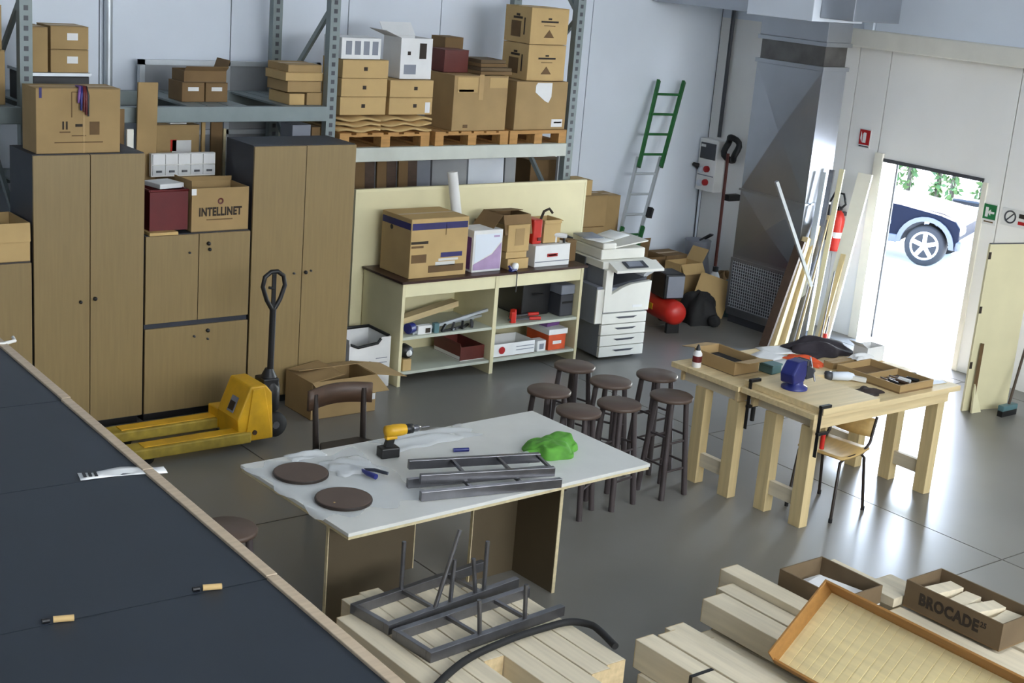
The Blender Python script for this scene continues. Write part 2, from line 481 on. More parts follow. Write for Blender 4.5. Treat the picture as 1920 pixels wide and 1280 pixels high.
for wy in (0.0, 2.62):
    a_ = put('wheel_arch', MB().prism(pts+pin, (-0.035*S, wy*S, 0), (0, 1, 0), (0, 0, 1), (0.06*S, 0, 0)), M_CARTRIM, car)
mir = put('wing_mirror', B(-0.2*S, -0.02*S, 0.84*S, 0.98*S, 1.02*S, 1.18*S), M_CAR, car, bevel=0.03)
for sx in (0, 1):
    for wy in (0.0, 2.62):
        xo = (0.02 if sx == 0 else 1.70)*S
        R_ = 0.355*S
        w = put('wheel', MB().lathe([(R_*0.62, -0.02*S), (R_*0.9, -0.03*S), (R_, 0.02*S), (R_, 0.18*S), (R_*0.9, 0.22*S), (R_*0.62, 0.22*S)], 28, axis='x'), M_TYRE, car, (xo - (0 if sx == 0 else 0.2*S), wy*S, R_))
        put('rim', MB().lathe([(0.001, 0.04*S), (R_*0.55, 0.05*S), (R_*0.64, -0.015*S), (R_*0.69, -0.022*S), (R_*0.70, 0.05*S)], 28, axis='x'), M_DGREYP, w)
        for k in range(5):
            t = 2*math.pi*k/5 + 0.3
            put('spoke', MB().bar((-0.012*S, 0, 0), (-0.012*S, math.cos(t)*R_*0.66, math.sin(t)*R_*0.66), R_*0.2, 0.02, up=(1, 0, 0)), M_RIM, w)
        put('rim_ring', MB().lathe([(R_*0.60, -0.02*S), (R_*0.70, -0.026*S), (R_*0.70, 0.0), (R_*0.60, 0.0), (R_*0.60, -0.02*S)], 28, axis='x'), M_RIM, w)
        put('hub', MB().lathe([(0.001, -0.035*S), (R_*0.16, -0.03*S), (R_*0.18, 0.0)], 14, axis='x'), M_RIM, w)

# ---- scooter parked past the car
sc_ = thing('scooter', 'white scooter with black seat parked beyond the car bonnet', 'scooter', (20.35, 13.05, -0.55), 0.35)
for yy in (-0.55, 0.55):
    put('wheel', MB().lathe([(0.15, -0.05), (0.25, -0.05), (0.27, 0), (0.25, 0.05), (0.15, 0.05)], 20, axis='x'), M_TYRE, sc_, (0, yy, 0.27))
put('body_panel', MB().prism([(-0.62, 0.40), (-0.55, 0.66), (-0.1, 0.74), (0.02, 0.36), (0.3, 0.32), (0.42, 0.92), (0.52, 0.92), (0.46, 0.26), (0.0, 0.2), (-0.3, 0.26)], (-0.14, 0, 0), (0, -1, 0), (0, 0, 1), (0.28, 0, 0)), M_WHITEP, sc_, bevel=0.04)
put('saddle', B(-0.12, 0.12, 0.08, 0.62, 0.72, 0.82), M_BLACK, sc_, bevel=0.04)
put('handlebar', MB().tube([(-0.32, -0.4, 1.0), (-0.1, -0.47, 0.98), (0.1, -0.47, 0.98), (0.32, -0.4, 1.0)], 0.022, 8), M_BLACK, sc_)
put('front_fork', MB().cyl((0, -0.47, 0.95), (0, -0.56, 0.27), 0.03), M_DGREYP, sc_)

# ---- trees and shrubs past the kerb
def tree(x, y, h, lean, crown_r, n, label, seed, low=0.25, thin=0.06):
    rnd = random.Random(seed)
    t = thing('tree', label, 'tree', (x, y, -0.56), 0, 'trees behind the parked car')
    put('trunk', MB().tube([(0, 0, 0), (lean*0.3, lean*0.2, h*0.4), (lean, lean*0.5, h)], [thin, thin*0.8, thin*0.3], 8), M_BARK, t)
    for k in range(4):
        z = h*(0.3+0.15*k); a = rnd.uniform(0, 6.28)
        put('branch', MB().tube([(lean*z/h*0.8, 0, z), (lean*z/h*0.8+math.cos(a)*crown_r*0.5, math.sin(a)*crown_r*0.5, z+0.3)], [thin*0.4, 0.01], 6), M_BARK, t)
    mbl = MB()
    for k in range(n):
        a = rnd.uniform(0, 6.28); r = crown_r*math.sqrt(rnd.random()); z = h*(low + (1.1-low)*rnd.random())
        p = Vector((lean*z/h + math.cos(a)*r, math.sin(a)*r, z))
        d = Vector((rnd.uniform(-1, 1), rnd.uniform(-1, 1), rnd.uniform(-1.6, 0.3))).normalized()*rnd.uniform(0.10, 0.18)
        s = d.cross(Vector((rnd.uniform(-1, 1), rnd.uniform(-1, 1), rnd.uniform(-1, 1)))).normalized()*rnd.uniform(0.02, 0.05)
        mbl.add([p, p+d*0.5+s, p+d, p+d*0.5-s], [(0, 1, 2, 3)])
    f = put('foliage', mbl, M_LEAF, t)
    f['kind'] = 'stuff'
tr_ = [(20.9, 15.75, 2.6, 0.05, 0.35, 'slim leafy tree seen above the car windscreen'), (21.0, 15.35, 2.4, -0.05, 0.3, 'second slim tree from the left above the car bonnet'),
       (20.8, 14.95, 2.8, 0.08, 0.35, 'third slim tree from the left above the car bonnet'), (21.1, 14.6, 2.5, -0.08, 0.3, 'slender tree above the front of the car bonnet'),
       (20.8, 14.15, 2.7, 0.1, 0.35, 'slender tree rising behind the front wheel'), (21.0, 13.75, 2.4, 0.1, 0.35, 'leaning leafy tree behind the white scooter'), (20.9, 13.3, 1.5, 0.0, 0.4, 'low bushy tree at the right edge of the doorway view')]
for k_, (x, y, h, ln, cr, lb) in enumerate(tr_):
    tree(x+0.6, y+0.45+(3-k_)*0.06, h, ln*0.3, 0.10, 420, lb, k_+1, low=0.05, thin=0.05)
# ================================================================ BOXES: builders
def carton(label, x0, x1, y0, y1, z0, z1, m=None, rz=0.0, tape=True, prints=(), group=None, name='cardboard_box', lid=True, tapem=None):
    m = m or M_CARD
    w, d, h = (x1-x0)/2, (y1-y0)/2, z1-z0
    t = thing(name, label, 'box', ((x0+x1)/2, (y0+y1)/2, z0), rz, group)
    put('body', B(-w, w, -d, d, 0, h-0.004 if lid else h), m, t, bevel=0.004)
    if lid:
        put('flap', B(-w, w, -d, -0.003, h-0.004, h), m, t)
        put('flap', B(-w, w, 0.003, d, h-0.004, h), m, t)
    if tape:
        tm = tapem or M_TAPE
        put('tape', MB().box(-w*0.98, w*0.98, -0.025, 0.025, h, h+0.001), tm, t)
    for (face, a, z, pw, ph, pm, pn) in prints:
        if face == '-y':
            put(pn, B(a-pw/2, a+pw/2, -d-0.002, -d+0.001, z-ph/2, z+ph/2), pm, t)
        elif face == '-x':
            put(pn, B(-w-0.002, -w+0.001, a-pw/2, a+pw/2, z-ph/2, z+ph/2), pm, t)
        else:
            put(pn, B(a-pw/2, a+pw/2, z-ph/2, z+ph/2, h, h+0.002), pm, t)
    return t
def open_carton(label, x0, x1, y0, y1, z0, z1, m=None, flaps=None, rz=0.0, th=0.006, group=None, name='open_cardboard_box', fl=0.5, mi=None, rot=None):
    """flap angle in degrees from standing straight up, outwards positive"""
    m = m or M_CARD
    w, d, h = (x1-x0)/2, (y1-y0)/2, z1-z0
    t = thing(name, label, 'box', ((x0+x1)/2, (y0+y1)/2, z0), rz, group, rot)
    put('bottom', B(-w, w, -d, d, 0, th), mi or M_CARDIN, t)
    put('side', B(-w, w, -d, -d+th, th, h), m, t); put('side', B(-w, w, d-th, d, th, h), m, t)
    put('side', B(-w, -w+th, -d+th, d-th, th, h), m, t); put('side', B(w-th, w, -d+th, d-th, th, h), m, t)
    for k, a in (flaps or {}).items():
        a = math.radians(a)
        L = (d if k in ('-y', '+y') else w)*2*fl
        sx = {'-y': (0, -1), '+y': (0, 1), '-x': (-1, 0), '+x': (1, 0)}[k]
        o = {'-y': (-w, -d, h), '+y': (-w, d, h), '-x': (-w, -d, h), '+x': (w, -d, h)}[k]
        u = (2*w, 0, 0) if sx[0] == 0 else (0, 2*d, 0)
        v = Vector((sx[0]*math.sin(a), sx[1]*math.sin(a), math.cos(a)))
        n = Vector((-sx[0]*math.cos(a), -sx[1]*math.cos(a), math.sin(a)))*th*0.7
        put('flap', MB().para(o, u, v*L, n), m, t)
    return t

# ================================================================ CABINET ROW
def cabinet(label, x0, x1, h, doors, knobs=(), yf=9.4, dep=0.45, name='office_cabinet'):
    t = thing(name, label, 'cabinet', (x0, yf, 0))
    W = x1-x0
    put('carcass', B(0.003, W-0.003, 0.021, dep, 0.06, h), M_DARKCAB, t)
    put('plinth', B(0.02, W-0.02, 0.05, dep-0.02, 0, 0.06), M_GAP, t)
    ds = []
    for (a, b_, z0, z1) in doors:
        ds.append(put('door', B(a+0.003, b_-0.003, 0, 0.02, z0, z1), M_OAK, t, bevel=0.002))
    for (k, x, z, r) in knobs:
        nm = 'lock' if r < 0.011 else 'knob'
        put(nm, MB().lathe([(r, 0.0), (r, -0.012), (r*0.7, -0.02), (0.001, -0.021)], 12, (x, 0, z), axis='y'), M_BLACK if nm == 'knob' else M_DGREYP, ds[k])
    return t
cabinet('tall wooden two-door cabinet with dark sides, left, carrying a big carton', 3.40, 4.20, 2.01, [(0, 0.40, 0.07, 2.005), (0.40, 0.80, 0.07, 2.005)],
        [(0, 0.33, 0.97, 0.012), (1, 0.435, 0.985, 0.015)])
cabinet('lower wooden cabinet between the two tall ones, with drop-front doors', 4.21, 5.045, 1.41, [(0, 0.415, 0.755, 1.405), (0.415, 0.835, 0.755, 1.405), (0, 0.835, 0.07, 0.715)],
        [(1, 0.49, 1.33, 0.015), (1, 0.50, 1.285, 0.013), (0, 0.34, 1.27, 0.008), (2, 0.50, 0.665, 0.015), (2, 0.39, 0.63, 0.009), (2, 0.50, 0.60, 0.008)])
cabinet('tall wooden two-door cabinet with dark side, next to the cream workbench', 5.055, 5.94, 2.04, [(0, 0.443, 0.07, 2.035), (0.443, 0.885, 0.07, 2.035)],
        [(0, 0.37, 1.05, 0.009), (1, 0.475, 1.05, 0.015), (1, 0.52, 1.06, 0.008)])
cabinet('low wooden cabinet at the left edge, under an open carton', 2.56, 3.39, 1.28, [(0, 0.415, 0.07, 1.275), (0.415, 0.83, 0.07, 1.275)])
open_carton('pale open carton on the low cabinet at the left edge', 2.72, 3.385, 9.42, 9.82, 1.281, 1.55, M_CARD2, {'-y': 176}, fl=0.32)
# board fallen across the low cabinet's gap
tag(put('wood_offcut', B(-0.11, 0.11, -0.01, 0.40, 0, 0.022), M_PLY, None, (4.345, 9.40, 1.411), (0, 0, 0.0)), 'thin wooden board lying on the lower cabinet under the red crate', 'board')

# dark row of cabinets in the left foreground, seen from above, doors facing +x
g_ = 'dark-topped cabinets in the left foreground'
edges = [1.20, 2.10, 2.91, 3.72, 4.44, 5.26, 6.10]
names = ['nearest dark-topped cabinet at the bottom left corner', 'dark-topped cabinet just past the nearest seam with two dowels', 'dark-topped cabinet between the dowel seam and the strip of tape', 'dark-topped cabinet just past the strip of tape', 'dark-topped cabinet near the left edge carrying a white cable', 'farthest dark-topped cabinet of the left foreground row']
for i in range(6):
    ya, yb = edges[i], edges[i+1]
    xf = 1.685 + 0.03*(i-2.5)
    t = thing('office_cabinet', names[i], 'cabinet', (xf, ya, 0), -0.035, g_)
    L = yb-ya
    put('carcass', B(-0.93, -0.022, 0.002, L-0.002, 0.06, 2.0), M_DARKCAB, t)
    put('plinth', B(-0.90, -0.05, 0.02, L-0.02, 0, 0.06), M_GAP, t)
    put('top_panel', B(-0.93, -0.03, 0.002, L-0.002, 2.0, 2.022), M_CABTOP, t)
    put('front_edge_strip', B(-0.032, 0.0, 0.003, L-0.003, 1.985, 2.03), M_EDGE, t, bevel=0.002)
    for k in range(2):
        put('door', B(-0.022, 0, L*k/2+0.003, L*(k+1)/2-0.003, 0.07, 1.983), M_OAK, t)
for (x, y) in ((1.10, 2.935), (1.47, 2.925)):
    d = thing('wooden_dowel', 'small wooden dowel on the seam, nearer the left edge' if x < 1.3 else 'small wooden dowel on the seam, nearer the wooden edge', 'dowel', (x, y, 2.022), 0.4)
    put('peg', MB().cyl((0, 0, 0.008), (0.035, -0.03, 0.008), 0.008, n=8), M_CARD2, d)
    put('pin', MB().cyl((-0.02, 0.015, 0.006), (-0.005, 0.006, 0.006), 0.006, n=8), M_BLACK, d)
st = thing('tape_strip', 'pale translucent packaging strip with black bars on the dark cabinet top', 'packaging', (1.60, 3.735, 2.0225), -0.22)
put('strip', MB().grid(lambda u, v: (-0.115+u*0.25, -0.03+v*0.06+0.012*math.sin(u*3), 0.002+0.004*math.sin(u*9)*math.sin(v*5)), 10, 4), M_WHITE, st, solid=0.001)
for k in range(3):
    put('bar_mark', B(-0.105+k*0.016, -0.096+k*0.016, -0.018, 0.020, 0.006, 0.008), M_BLACK, st)
cb = MB().tube([(1.55, 5.25, 2.03), (1.66, 5.16, 2.03), (1.74, 5.13, 2.03), (1.79, 5.15, 2.031), (1.80, 5.2, 2.03)], 0.007, 6)
tag(put('white_cable', cb, M_WHITEP), 'short white cable on the dark cabinet top at the left edge', 'cable')

# ---------------------------------------------------------------- on the cabinets
big = carton('large brown carton with arrows print on the left tall cabinet', 3.44, 4.03, 9.44, 9.70, 2.011, 2.45, M_CARD, tapem=M_TAPE,
       prints=[('-y', -0.11, 0.19, 0.012, 0.055, M_INK, 'arrow_mark'), ('-y', -0.085, 0.19, 0.012, 0.055, M_INK, 'arrow_mark'),
               ('-y', -0.0975, 0.145, 0.075, 0.008, M_INKF, 'arrow_base'), ('-y', 0.0, 0.19, 0.05, 0.018, M_INK, 'hand_mark'),
               ('-y', 0.0, 0.12, 0.10, 0.006, M_INKF, 'print_line'), ('-y', 0.11, 0.17, 0.07, 0.09, M_INKF, 'glass_mark'), ('-y', 0.0, 0.075, 0.34, 0.008, M_INKF, 'print_line'),
               ('-y', 0.035, 0.14, 0.014, 0.28, M_TAPE, 'tape_strip'), ('-y', -0.05, 0.33, 0.006, 0.17, M_INKF, 'print_line'), ('-y', 0.0, 0.415, 0.10, 0.005, M_INKF, 'print_line'),
               ('-y', -0.265, 0.41, 0.018, 0.07, M_BLUEINK, 'blue_tape')])
rope = thing('ribbon_bundle', 'purple, blue and red ribbons hanging over the large carton', 'ribbons', (3.762, 9.432, 2.455))
for k, (dx, L, m) in enumerate(((-0.035, 0.10, M_PURPLE), (-0.018, 0.15, M_BLUE), (0.0, 0.16, M_REDD), (0.016, 0.18, M_REDD), (0.028, 0.19, M_BLACK))):
    put('ribbon', MB().tube([(dx*0.4, 0.10, 0.004), (dx*0.7, -0.005, 0.006), (dx, -0.014, -0.05), (dx*1.1, -0.014, -L)], [0.006, 0.009, 0.011, 0.007], 6), m, rope)
it = open_carton('open carton lettered INTELLINET on the lower cabinet', 4.575, 5.035, 9.43, 9.72, 1.411, 1.735, M_CARD, {'+y': -8, '-x': 4}, fl=0.12)
lettering(it, 'INTELLINET', 0.085, (0.0, -0.147, 0.145), '-y', M_INK, bold=0.0035, sx=0.72)
put('logo_ring', MB().lathe([(0.024, -0.1475), (0.024, -0.1455), (0.012, -0.1455), (0.012, -0.1475), (0.024, -0.1475)], 16, (0.0, 0, 0.225), axis='y'), M_REDTUBE, it)
put('print_line', B(-0.11, 0.10, -0.1468, -0.145, 0.085, 0.093), M_INKF, it)
put('corner_tape', B(-0.2325, -0.195, -0.149, -0.143, 0.275, 0.322), M_WHITE, it)
rc = thing('red_crate', 'dark red plastic crate beside the open carton on the lower cabinet', 'crate', (4.41, 9.62, 1.434))
put('bottom', B(-0.15, 0.145, -0.17, 0.17, 0, 0.01), M_REDD, rc)
for q in ((-0.15, 0.145, -0.17, -0.16), (-0.15, 0.145, 0.16, 0.17), (-0.15, -0.14, -0.16, 0.16), (0.135, 0.145, -0.16, 0.16)):
    put('side', B(q[0], q[1], q[2], q[3], 0.01, 0.29), M_REDD, rc)
put('rim', MB().tube([(-0.15, -0.17, 0.29), (0.145, -0.17, 0.29), (0.145, 0.17, 0.29), (-0.15, 0.17, 0.29), (-0.15, -0.17, 0.29)], 0.009, 6), M_REDD, rc)
tag(put('paper_stack', B(-0.09, 0.12, -0.1, 0.1, 0, 0.035), M_WHITE, None, (4.43, 9.62, 1.725), (0, 0, 0.2), bevel=0.004), 'white papers lying on the dark red crate', 'paper')

# ================================================================ PALLET RACK
rk = thing('pallet_rack', 'grey steel pallet rack with pale beams along the back wall', 'rack', (0, 0, 0))
def upright(x, y, z1=4.2):
    u = put('upright', MB().box(x-0.045, x+0.045, y-0.035, y+0.035, 0.01, z1), M_RACK, rk)
    put('foot_plate', B(x-0.07, x+0.07, y-0.06, y+0.06, 0, 0.01), M_RACK, u)
    hs = MB()
    for k in range(int((z1-1.3)/0.07)):
        z = 1.3+k*0.07
        hs.box(x-0.016, x+0.016, y-0.0365, y-0.034, z, z+0.034)
    h = put('slot_row', hs, M_DGREYP, u)
    h['kind'] = 'stuff'
for x in (1.0, 3.61, 6.11, 8.70):
    upright(x, 10.12); upright(x, 11.06)
    zz = [0.2, 1.15, 2.1, 3.05, 4.0]
    for k in range(4):
        a, b_ = ((10.12, 11.06) if k % 2 else (11.06, 10.12))
        put('brace', MB().bar((x, a, zz[k]), (x, b_, zz[k+1]), 0.03, 0.04), M_RACK, rk)
    put('brace', MB().bar((x, 10.12, 0.25), (x, 11.06, 0.25), 0.03, 0.04), M_RACK, rk)
def beam(xa, xb, y, z0, z1, m):
    put('beam', B(xa+0.046, xb-0.046, y-0.03, y+0.03, z0, z1), m, rk, bevel=0.006)
for y in (10.10, 11.06):
    beam(6.11, 8.70, y, 1.775, 1.895, M_RACKL)
    beam(3.61, 6.11, y, 2.12, 2.24, M_RACK); beam(3.61, 6.11, y, 1.52, 1.63, M_RACK)
    beam(1.0, 3.61, y, 2.12, 2.24, M_RACK); beam(1.0, 3.61, y, 1.20, 1.31, M_RACK)
for (xa, xb, z) in ((6.17, 8.64, 1.88), (3.67, 4.18, 2.225), (4.86, 5.38, 2.225), (5.68, 6.05, 2.225), (3.67, 6.05, 1.615), (1.06, 3.55, 2.225), (1.06, 3.55, 1.295)):
    n_ = max(3, int((xb-xa)/0.2))
    for k in range(n_):
        a = xa + (xb-xa)*k/n_
        put('deck_slat', B(a+0.005, a+(xb-xa)/n_-0.005, 10.14, 11.02, z, z+0.014), M_PALLET if xa > 6 else M_RACK, rk)

# pallets on the right bay
def pallet(label, x0, w, z=1.896, y0=10.08, dep=0.98):
    t = thing('pallet', label, 'pallet', (x0, y0, z))
    for k in range(3):
        xx = k*(w-0.09)/2
        put('bottom_board', B(xx, xx+0.09, 0, dep, 0, 0.016), M_PALLET, t)
        for j in range(3):
            yy = j*(dep-0.12)/2
            put('block', B(xx, xx+0.09, yy, yy+0.12, 0.016, 0.09), M_PALLET, t)
        put('stringer', B(0, w, k*(dep-0.1)/2, k*(dep-0.1)/2+0.1, 0.09, 0.106), M_PALLET, t) if k else put('stringer', B(0, w, 0, 0.1, 0.09, 0.106), M_PALLET, t)
    for k in range(6):
        a = k*(w-0.11)/5
        put('deck_board', B(a, a+0.11, 0, dep, 0.106, 0.122), M_PALLET, t)
    return t
pallet('wooden pallet under the wavy cardboard sheets', 6.20, 0.90)
pallet('wooden pallet in the middle of the shelf under the taped carton', 7.16, 0.80)
pallet('wooden pallet at the right end of the shelf under the carton with the white label', 7.98, 0.665)
def wavy(label, x0, x1, z, ph):
    w = x1-x0
    mbw = MB().grid(lambda u, v: (u*w, v*0.7, 0.010*math.sin(u*w*22+ph)*(1-0.4*v)+0.011), 16, 3)
    return tag(put('cardboard_sheet', mbw, M_CARD2, None, (x0, 10.09, z), None, solid=0.016), label, 'cardboard', 'wavy cardboard sheets on the left pallet')
for k, lv in enumerate(('lowest', 'middle', 'top')):
    wavy('%s wavy cardboard sheet under the stack of three small cartons' % lv, 6.19, 6.60, 2.026+k*0.045, k)
    wavy('%s wavy cardboard sheet under the pair of small cartons' % lv, 6.62, 7.12, 2.026+k*0.045, k*2+1)
dot = lambda a, z: ('-y', a, z, 0.035, 0.03, M_INK, 'round_mark')
for k, lv in enumerate(('bottom', 'middle', 'top')):
    carton('%s small carton of the stack of three on the left pallet' % lv, 6.20+0.004*k, 6.645+0.004*k, 10.10, 10.42, 2.165+k*0.151, 2.313+k*0.151, M_CARD2, prints=[dot(0.0, 0.075)], group='small cartons with a round mark')
for k, lv in enumerate(('lower', 'upper')):
    carton('%s small carton of the pair on the left pallet' % lv, 6.68, 7.12, 10.10, 10.42, 2.165+k*0.146, 2.308+k*0.146, M_CARD2, prints=[dot(0.04, 0.075)] + ([('-y', 0.17, 0.06, 0.05, 0.09, M_WHITE, 'shipping_label')] if k == 0 else []), group='small cartons with a round mark')
carton('white carton with four grey window prints on top of the three small cartons', 6.20, 6.58, 10.12, 10.40, 2.62, 2.79, M_WHITE, tape=False, prints=[('-y', -0.12+0.085*k, 0.09, 0.055, 0.11, M_GREYP, 'window_print') for k in range(4)])
wbx = open_carton('white carton with open lid and black square print on the pair of small cartons', 6.80, 7.12, 10.15, 10.42, 2.46, 2.80, M_WHITE, {'-x': 70, '+y': 40}, fl=0.5, mi=M_WHITE)
put('black_print', B(0.03, 0.10, -0.1375, -0.134, 0.17, 0.30), M_INK, wbx)
put('mark_print', B(-0.09, -0.06, -0.1375, -0.134, 0.20, 0.23), M_INK, wbx)
put('grey_print', B(-0.12, 0.0, -0.1375, -0.134, 0.04, 0.12), M_GREYP, wbx)
b1 = carton('big sagging carton with a tape cross on the middle pallet', 7.34, 7.93, 10.10, 10.52, 2.02, 2.50, M_CARD, prints=[('-y', 0.0, 0.38, 0.05, 0.22, M_TAPE, 'tape_drop'), ('-y', 0.19, 0.42, 0.20, 0.09, M_CARD2, 'paper_patch'), ('-y', -0.15, 0.40, 0.22, 0.13, M_CARD2, 'paper_patch'), ('-y', -0.16, 0.35, 0.16, 0.02, M_INKF, 'print_line'), ('-y', -0.15, 0.04, 0.05, 0.03, M_INKF, 'scuff_mark')])
b2 = carton('big carton with a white torn label on the right pallet', 8.03, 8.63, 10.10, 10.52, 2.02, 2.455, M_CARD, prints=[('-y', 0.20, 0.06, 0.13, 0.07, M_WHITE, 'shipping_label'), ('-y', 0.21, 0.065, 0.09, 0.012, M_INK, 'barcode')])
put('torn_label', MB().prism([(-0.10, 0.40), (-0.08, 0.425), (0.09, 0.425), (0.09, 0.30), (0.06, 0.245), (0.02, 0.26), (-0.10, 0.34)], (0.02, -0.2125, 0), (1, 0, 0), (0, 0, 1), (0, 0.003, 0)), M_WHITE, b2)
for k, lv in enumerate(('lower', 'upper')):
    z0 = 2.46+k*0.325
    t = carton('%s of the two cube cartons stacked at the top right of the rack' % lv, 8.15, 8.585, 10.12, 10.50, z0, z0+0.32, M_CARD2, group='cube cartons at the right end of the rack',
           prints=[('-y', 0.0, 0.20, 0.20, 0.016, M_INK, 'bar_print'), ('-y', 0.0, 0.225, 0.04, 0.016, M_INK, 'crown_print'), ('-y', 0.0, 0.165, 0.13, 0.006, M_INKF, 'print_line'), ('-x', 0.0, 0.22, 0.13, 0.02, M_INK, 'bar_print'), ('-x', 0.0, 0.245, 0.05, 0.02, M_INK, 'crown_print'), ('-x', 0.02, 0.12, 0.14, 0.14, M_INKF, 'block_print'), ('-x', -0.10, 0.15, 0.016, 0.15, M_INK, 'stripe_print')])
    put('triangle_print', MB().prism([(-0.06, 0.06), (0.06, 0.06), (0.0, 0.13)], (0, -0.192, 0), (1, 0, 0), (0, 0, 1), (0, 0.003, 0)), M_INKF, t)
carton('red carton on the back of the big sagging carton', 7.36, 7.62, 10.30, 10.52, 2.505, 2.70, M_REDTUBE, tape=False)
carton('small brown carton perched above the red carton', 7.52, 7.72, 10.53, 10.75, 2.505, 2.79, M_CARD3, tape=False)
for k in range(4):
    tag(put('cardboard_sheet', B(0, 0.36-0.03*k, 0, 0.30, 0, 0.028), (M_CARD3, M_CARDIN)[k % 2], None, (7.64+0.02*k, 10.13+0.03*k, 2.506+k*0.031), (0, 0, 0.05*(-1)**k)), '%s flattened cardboard sheet lying on the big sagging carton' % ('lowest', 'second', 'third', 'top')[k], 'cardboard', 'flattened sheets on the sagging carton')

# left bay, upper deck (z = 2.24)
bc = thing('storage_bin', 'black storage bin on the rack behind the large left carton', 'bin', (3.90, 10.40, 2.2401))
put('tub', B(-0.22, 0.20, -0.24, 0.24, 0, 0.21), M_BLACK, bc, bevel=0.01); put('lid', B(-0.23, 0.21, -0.25, 0.25, 0.21, 0.232), M_ALU, bc)
for k, lv in enumerate(('lower', 'upper')):
    carton('%s brown carton with white label on the black bin' % lv, 3.82, 4.10, 10.18, 10.46, 2.474+k*0.165, 2.636+k*0.165, M_CARD, prints=[('-y', 0.02, 0.09, 0.08, 0.05, M_WHITE, 'white_label')], group='cartons on the black bin')
carton('brown carton standing left of the labelled pair on the black bin', 3.68, 3.80, 10.18, 10.46, 2.474, 2.79, M_CARD)
carton('brown carton behind the leftmost rack upright', 3.12, 3.50, 10.2, 10.6, 2.2401, 2.62, M_CARD)
carton('brown carton with torn white label on top at the far left of the rack', 3.10, 3.48, 10.2, 10.6, 2.623, 2.93, M_CARD, prints=[('-y', 0.10, 0.10, 0.06, 0.12, M_WHITE, 'white_label')])
for k, lv in enumerate(('left', 'right')):
    carton('%s of two small cartons with white tags on the left rack deck' % lv, 4.92+k*0.20, 5.11+k*0.20, 10.35, 10.60, 2.2401, 2.39, M_CARD3, tape=False, prints=[('-y', 0.0, 0.10, 0.09, 0.03, M_WHITE, 'white_tag')], group='tagged cartons on the left deck')
open_carton('torn open carton on the two tagged cartons', 4.94, 5.30, 10.36, 10.58, 2.392, 2.48, M_CARD3, {'-y': 50, '+x': 20}, fl=0.25)
for k, (xa, xb, za, zb, lb) in enumerate(((5.76, 5.90, 2.2401, 2.33, 'small carton left of the wrapped bundles near the middle upright'), (5.92, 6.06, 2.2401, 2.34, 'small carton right of the wrapped bundles near the middle upright'), (5.74, 6.05, 2.342, 2.43, 'wrapped brown bundle stacked near the middle upright'), (5.72, 6.06, 2.432, 2.50, 'flat wrapped pack near the middle upright'), (5.74, 6.05, 2.502, 2.56, 'top flat pack of the pile near the middle upright'))):
    carton(lb, xa, xb, 10.16, 10.5, za, zb, (M_CARD2, M_CARD, M_CARD)[k % 3], tape=(k > 1))
# left bay, lower deck (z = 1.63)
pb = thing('parts_drawer_unit', 'white plastic small-parts unit with two rows of five drawers on the rack', 'drawer unit', (4.46, 9.865, 1.745))
put('case', B(0, 0.52, 0.012, 0.055, 0, 0.175), M_WHITEP, pb, bevel=0.004)
for r in range(2):
    for k in range(5):
        d = put('drawer', B(0.008+k*0.102, 0.104+k*0.102, 0.0, 0.014, 0.012+r*0.082, 0.088+r*0.082), M_WHITE if r else M_POLY, pb)
        if r == 0:
            put('pull', B(0.035+k*0.102, 0.077+k*0.102, -0.008, 0.002, 0.035, 0.05), M_DGREYP, d)
carton('brown carton with white paper stuck on, behind the parts drawers', 4.72, 5.08, 10.36, 10.62, 1.6305, 2.06, M_CARD, prints=[('-y', 0.03, 0.26, 0.16, 0.10, M_WHITE, 'paper_note'), ('-y', -0.04, 0.27, 0.05, 0.09, M_RED, 'red_note')])
carton('white lid lying on the brown carton behind the parts drawers', 4.84, 4.98, 10.38, 10.50, 2.062, 2.085, M_WHITE, tape=False, lid=False, name='white_lid_sheet')
for k, (x, w, h, lb) in enumerate(((5.12, 0.03, 2.10, 'narrow batten standing right of the brown carton in the rack'), (5.20, 0.10, 2.12, 'narrow brown board standing right of the batten in the rack'), (5.31, 0.022, 2.02, 'thin pale lath standing in the rack'))):
    tag(put('batten', B(0, w, 0, 0.02, 0, h-1.6305), (M_CARD2, M_CARD3, M_WEDGE)[k], None, (x, 10.40, 1.6305)), lb, 'board')
for k, x in enumerate((5.36, 5.44)):
    tag(put('tape_roll', MB().lathe([(0.018, 0), (0.038, 0), (0.038, 0.04), (0.018, 0.04), (0.018, 0)], 16, axis='y'), (M_WHITE, M_GREYP)[k], None, (x, 10.2, 1.669)), ('white tape roll on the rack near the tall cabinet', 'grey tape roll on the rack near the tall cabinet')[k], 'tape roll')
carton('small blue-white carton on the lower deck near the middle upright', 5.80, 5.97, 10.16, 10.36, 1.6305, 2.08, M_GREYP, tape=False)
carton('brown carton on the lower deck beside the middle upright', 5.98, 6.06, 10.16, 10.36, 1.6305, 2.06, M_CARD3, tape=False)
